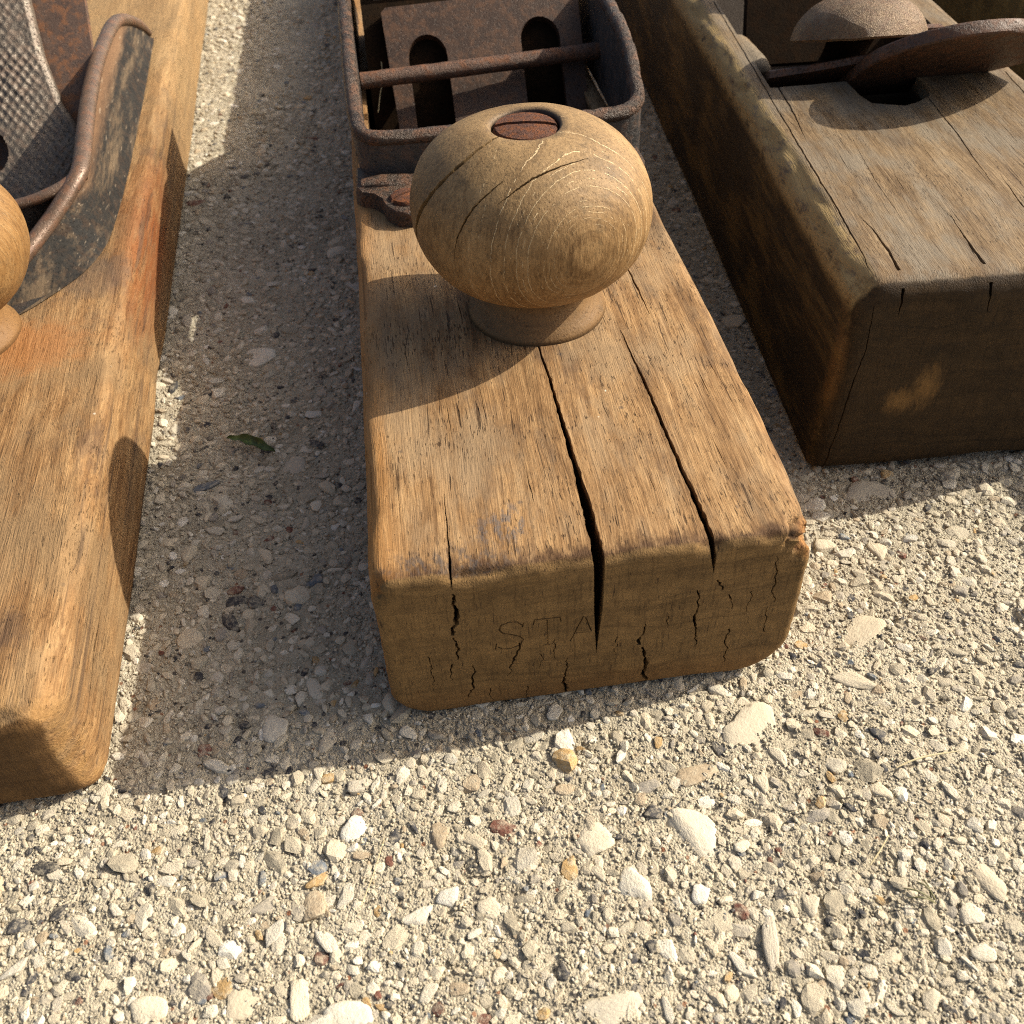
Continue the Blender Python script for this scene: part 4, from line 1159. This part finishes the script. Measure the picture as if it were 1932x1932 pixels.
# ------------------------------------------------------------------ the dark block standing beyond
far = empty("wooden_block", (161.0, 141.0, 0.0), 0.045, 'dark brown wooden block behind the round ended blade in the top right corner', 'hand plane', 'old wooden hand planes on the pavement')
out = rounded_rect(0, 66, 0, 47, (3.2, 3.2, 3.2, 3.2), 2.0)
V, Fc = sweep_block(out, ywarp(20, 320, 2, 4), 3.0, 14)
V = V + np.stack([0.3 * vnoise(V, 0.05, 95), 0 * V[:, 0], 0.3 * vnoise(V, 0.05, 96)], 1); V[:, 2] = np.maximum(V[:, 2], 0)
link("body", mesh_from("body", V, Fc, [M_FAR]), far)

# ------------------------------------------------------------------ the left plane
lft = empty("jointer_plane", LFTP, LFTR, 'orange brown wooden plane at the left edge with black iron rim and chequered lever cap', 'hand plane', 'old wooden hand planes on the pavement')
out = rounded_rect(-66, 0, 0, LH, (5, 1.6, 3.0, 3.5), 0.9)
V, Fc = sweep_block(out, ywarp(130, 420, 1.4, 4.0), 3.3, 16)
nz = 0.4 * vnoise(V, (0.06, 0.02, 0.06), 101) + 0.09 * vnoise(V, (0.8, 0.1, 0.8), 102)
# hollows rubbed along the right side, and the worn near corner
nz = nz - 0.7 * np.exp(-((V[:, 1] - 108) / 9) ** 2) * (V[:, 0] > -1.5) * 0.8
dirv = V - np.array([-33, 0, LH / 2]); dirv[:, 1] = np.where(V[:, 1] < 3.4, -8, 0); dirv[:, 0] *= (np.abs(dirv[:, 0]) > 31); dirv[:, 2] *= (np.abs(dirv[:, 2]) > 9.5)
dirv /= np.maximum(np.linalg.norm(dirv, axis=1)[:, None], 1e-6)
V = V + dirv * nz[:, None]
k = np.clip(1 - np.linalg.norm((V - np.array([0.5, 0.0, LH * 0.45])) / np.array([7, 7, 18.0]), axis=1), 0, 1)
V = V + np.array([-0.7, 0.7, 0]) * (k * 2.4)[:, None]
k = np.clip(1 - np.linalg.norm((V[:, [0, 2]] - np.array([-0.8, LH - 0.8])) / 4.5, axis=1), 0, 1) * np.clip(0.3 + vnoise(V, (0.3, 0.09, 0.3), 104), 0, 1)
V[:, 0] -= 1.5 * k; V[:, 2] -= 1.2 * k
k = np.clip(1 - np.hypot(V[:, 1] - 0.8, V[:, 2] - (LH - 0.8)) / 4.0, 0, 1) * np.clip(0.3 + vnoise(V, (0.25, 0.3, 0.3), 105), 0, 1)
V[:, 1] += 1.3 * k; V[:, 2] -= 1.1 * k
V[:, 2] = np.maximum(V[:, 2], 0)
a = MB(); a.box((-58, 140, 3), (-12, 250, LH + 5))
b = MB()
b.crack([(-0.5, 38, 12), (-0.4, 19, 13), (-0.8, 3, 11)], (1, 0, 0.2), [0.1, 0.4, 0.15], [.6, 1.2, .6], out=2)
b.crack([(-0.4, 95, 10), (-0.3, 83, 11), (-0.3, 71, 12)], (1, 0, 0.2), [0.1, 0.35, 0.08], [.6, 1.2, .5], out=2)
b.crack([(-0.4, 104, 14), (-0.3, 86, 15)], (1, 0, 0.2), [0.08, 0.25], [.5, .9], out=2)
V, Fc = carve(V, Fc, [a, b])
link("body", mesh_from("body", V, Fc, [M_LEFT], angle=38), lft)
# iron frame: ridge (top) and foot lines, thin side wall lofted between them
ridge = [(-8.4, 264, 25.5), (-10.0, 258, 30.5), (-11.4, 248, 35.2), (-12.0, 236, 38.4), (-12.2, 218, 39.9), (-12.0, 195, 40.3), (-11.0, 172, 40.0), (-9.9, 154, 39.2), (-9.2, 143, 38.5), (-9.8, 137.2, 37.6), (-13.2, 131.5, 34.8), (-18.0, 125.5, 31.4), (-24.0, 117.0, 28.2), (-31, 110, 26.0)]
foot = [(-7.6, 266, 23.6), (-7.2, 262, 23.7), (-6.9, 250, 23.8), (-6.6, 238, 23.8), (-6.2, 218, 23.8), (-5.9, 195, 23.8), (-5.7, 172, 23.8), (-5.8, 154, 23.8), (-6.2, 141, 23.8), (-7.0, 131, 23.8), (-9.2, 122.5, 23.8), (-13.0, 115.6, 23.8), (-19.5, 107.5, 23.8), (-27, 100.5, 23.8)]
ra, fa = densify(ridge, 90), densify(foot, 90)
w = MB(); rings = []
for r, f in zip(ra, fa):
    ring = []
    for j in range(9):
        t = j / 8; p = r.lerp(f, t); p.z -= 1.6 * math.sin(math.pi * t) * (0.6 if r.y > 140 else 0.9)
        ring.append(p)
    inn = [Vector((p.x - 2.0, p.y + (1.5 if r.y < 140 else 0), p.z - 1.0)) for p in reversed(ring)]
    rings.append([tuple(p) for p in ring + inn])
w.loft(rings)
fr2 = rough_mesh(w, [M_PAINT], "iron_frame", lft, 111, 0.06, 0.3, 60)
rb = MB()
rb.tube(ra, [2.0 if i > 8 else 1.2 + 0.1 * i for i in range(len(ra))], 16, 0.85)
rb.tube(densify([(-9.6, 139.0, 37.4), (-13.5, 134.6, 36.6), (-21, 132.8, 35.0), (-30, 132.6, 34.4), (-46, 132.6, 34.4)], 40), [2.3, 2.0] + [1.5] * 39, 14, 0.8)
rough_mesh(rb, [M_RIB], "rim", fr2, 113, 0.05, 0.3, 60)
fw = MB(); fw.loft([[(-9.6, 138, 37), (-9.6, 140.4, 37), (-9.6, 140.4, 22), (-9.6, 138, 22)], [(-22, 132.2, 34.6), (-22, 134.4, 34.6), (-22, 134.4, 22), (-22, 132.2, 22)], [(-50, 131.8, 34), (-50, 134, 34), (-50, 134, 22), (-50, 131.8, 22)]])
rough_mesh(fw, [M_BLACK], "front_wall", fr2, 115, 0.05)
fb = MB(); fb.prism([(-9, 140, 23.0), (-60, 140, 23.0), (-60, 96, 23.0), (-30, 96, 23.0), (-12, 118, 23.0)][::-1], (0, 0, 0.9))
rough_mesh(fb, [M_BLACK], "bed_plate", fr2, 116, 0.0)

# chequered lever cap: a 45 degree casting with raised lozenges
def capP(x, s, t):  # s up the slope from y 132, z 22
    return (x, 175.0 + s * 0.7071 - t * 0.7071, 20.0 + s * 0.7071 + t * 0.7071)
xs = np.arange(-64, -12, 0.30); ss_ = np.arange(-6, 74, 0.30)
def cap_right(s):
    return float(np.interp(s, [-6, 1, 9, 13.6, 17.5, 20.5, 34, 48, 74], [-15.5, -16.5, -17.5, -18.6, -20.6, -22.2, -25.0, -26.2, -27.6]))
XX, SS = np.meshgrid(xs, ss_)
CR = np.array([cap_right(s) for s in ss_])[:, None]
TT = 0.0 * XX
Pq = np.stack([XX.ravel(), SS.ravel(), 0 * XX.ravel()], 1)
u_ = (XX + 64) / 1.9 + 0.16 * vnoise(Pq, 0.22, 122).reshape(XX.shape); v_ = (SS) / 1.9 + 0.16 * vnoise(Pq, 0.22, 123).reshape(XX.shape)
wear = np.clip(0.7 + 0.6 * vnoise(Pq, 0.13, 124) + 0.3 * vnoise(Pq, 0.5, 125), 0.15, 1.2).reshape(XX.shape)
A, B = u_ + v_ * 0.72, u_ - v_ * 0.72
pat = np.maximum(np.abs(np.sin(np.pi * A / 1.25)) ** 6, np.abs(np.sin(np.pi * B / 1.25)) ** 6)
pat2 = np.abs(np.sin(np.pi * A / 1.25)) * np.abs(np.sin(np.pi * B / 1.25))
TT = wear * (0.30 * pat + 0.15 * pat2) + 0.10 * vnoise(np.stack([XX.ravel(), SS.ravel(), 0 * XX.ravel()], 1), 0.8, 121).reshape(XX.shape)
edge_d = CR - XX
TT = np.where(edge_d < 1.6, 0.15, TT) + 2.2 * np.exp(-((XX + 38) / 14.0) ** 2) - np.clip(1.2 - edge_d, 0, 1.2) * 0.8
inside = (XX < CR) & (XX > -76.0 - CR) & ((((XX + 41.6) / 4.8) ** 2 + ((SS - 8.8) / 5.8) ** 2) > 1.0)
n_x = len(xs)
Vc = [capP(min(x, c), s, t) for x, c, s, t in zip(XX.ravel(), np.broadcast_to(CR, XX.shape).ravel(), SS.ravel(), TT.ravel())]
idx = np.arange(XX.size).reshape(XX.shape)
ok = inside[:-1, :-1] | inside[1:, :-1]
ok &= inside[:-1, :-1] & inside[1:, :-1]
Fq = np.stack([idx[:-1, :-1][ok], idx[:-1, 1:][ok], idx[1:, 1:][ok], idx[1:, :-1][ok]], 1)
bmc = bmesh.new()
mec = bpy.data.meshes.new("tmpc"); mec.from_pydata(Vc, [], Fq.tolist()); bmc.from_mesh(mec); bpy.data.meshes.remove(mec)
bmesh.ops.delete(bmc, geom=[v for v in bmc.verts if not v.link_faces], context='VERTS')
ext = bmesh.ops.extrude_face_region(bmc, geom=[e for e in bmc.edges if e.is_boundary])
for v in [g for g in ext['geom'] if isinstance(g, bmesh.types.BMVert)]: v.co += Vector((0, 0.7071, -0.7071)) * 2.6
bmesh.ops.scale(bmc, vec=(MM, MM, MM), verts=bmc.verts)
me = bpy.data.meshes.new("lever_cap"); bmc.to_mesh(me); bmc.free()
me.polygons.foreach_set("use_smooth", [True] * len(me.polygons)); me.set_sharp_from_angle(angle=math.radians(60)); me.materials.append(M_CAP)
link("lever_cap", me, lft)
bl = MB()
def blP(x, s, t): return (x, 181.5 + s * 0.7071 - t * 0.7071, 20.0 + s * 0.7071 + t * 0.7071)
bl.prism([blP(x, s, 0) for x, s in [(-62, -8), (-14.0, -8), (-13.4, 30), (-13.0, 76), (-62, 76)]], Vector(blP(0, 0, -2.4)) - Vector(blP(0, 0, 0)))
rough_mesh(bl, [M_BLADE], "blade", lft, 131, 0.05, 0.3, 40)
kn2 = knob_shape((-34.0, 99.0, LH), [([(8, -10, 34.2), (13, -12, 31.0), (16, -12.5, 26), (16.8, -12.5, 20), (15.5, -12, 14)], [0.2, 0.55, 0.7, 0.6, 0.15], [4, 6, 6, 5, 1])], lft, M_KNOB2, 141, (3.4, -4.2))
screw((-34.0 + 3.2, 99.0 - 4.0, LH + 34.9), 5.15, 0.55, 0.4, kn2, M_SCREW, slot=0.75)

# ------------------------------------------------------------------ small things lying about
leaf = MB()
lp = [Vector((-61.2, 159.4, 1.0)), Vector((-58.5, 158.4, 1.5)), Vector((-55.5, 156.9, 1.7)), Vector((-52.5, 155.2, 1.5)), Vector((-50.0, 154.3, 0.9))]
wd = [0.2, 0.8, 1.25, 1.0, 0.15]
rings = []
for i, (p, w_) in enumerate(zip(densify(lp, 24), np.interp(np.linspace(0, 4, 25), range(5), wd))):
    n_ = Vector((0.47, 0.88, 0)); wav = 0.25 * math.sin(i * 0.9)
    rings.append([p - n_ * w_ + Vector((0, 0, 0.5 * w_ + wav)), p - n_ * w_ * .5 + Vector((0, 0, 0.15)), p, p + n_ * w_ * .5 + Vector((0, 0, 0.35 * w_)), p + n_ * w_ * 0.9 + Vector((0, 0, 0.9 * w_ + wav)),
                  p + n_ * w_ * 0.85 + Vector((0, 0, 0.9 * w_ + wav - .15)), p + n_ * w_ * .45 + Vector((0, 0, 0.3 * w_ - .15)), p - Vector((0, 0, .15)), p - n_ * w_ * .5 - Vector((0, 0, 0.0)), p - n_ * w_ + Vector((0, 0, 0.5 * w_ + wav - .12))])
leaf.loft(rings)
me = mesh_from("leaf", leaf.v, leaf.f, [M_LEAF], angle=60); recalc(me)
link("leaf", me, None, label='small folded green leaf on the shaded pavement between two planes', category='leaf')
def straw(pts, r, label, mat=M_STRAW, name="dry_straw"):
    s_ = MB(); s_.tube(densify(pts, 14), [r * (0.6 + 0.4 * math.sin(math.pi * i / 14)) for i in range(15)], 6)
    o = link(name, mesh_from(name, s_.v, s_.f, [mat]), None, label=label, category='straw')
    return o
straw([(57.5, 73.2, .9), (60.5, 74.2, 1.2), (64, 74.9, 1.2), (68, 75.4, 1.0)], 0.16, 'thin bent straw on the sunlit pavement at the right edge')
straw([(-21.5, 66.0, 1.0), (-22.8, 60.5, 1.1), (-24.4, 55.5, 1.0)], 0.08, 'fine pale hair beside the dark brown stone near the bottom')
straw([(53.0, 62.5, .8), (50.8, 60.0, 1.0), (49.0, 58.2, .8)], 0.13, 'short straight straw among sunlit pebbles at lower right')
sp = MB()
for (dx, dy, l, a_) in [(0, 0, 4.5, 2.75), (0.3, 0.2, 3.2, 2.3), (-0.2, 0.4, 2.6, 1.9), (0.2, -0.3, 4.0, 3.0)]:
    b0 = Vector((56.4 + dx, 52.8 + dy, 0.3)); e0 = b0 + Vector((math.cos(a_) * l, math.sin(a_) * l, 0.8))
    sp.tube(densify([b0, b0.lerp(e0, .5) + Vector((0, 0, 1.0)), e0], 8), [0.14] * 6 + [0.11, .08, .04], 6, 0.5)
link("grass_sprig", mesh_from("grass_sprig", sp.v, sp.f, [M_SPRIG]), None, label='tiny dull green grass sprig growing between pebbles at lower right', category='grass')
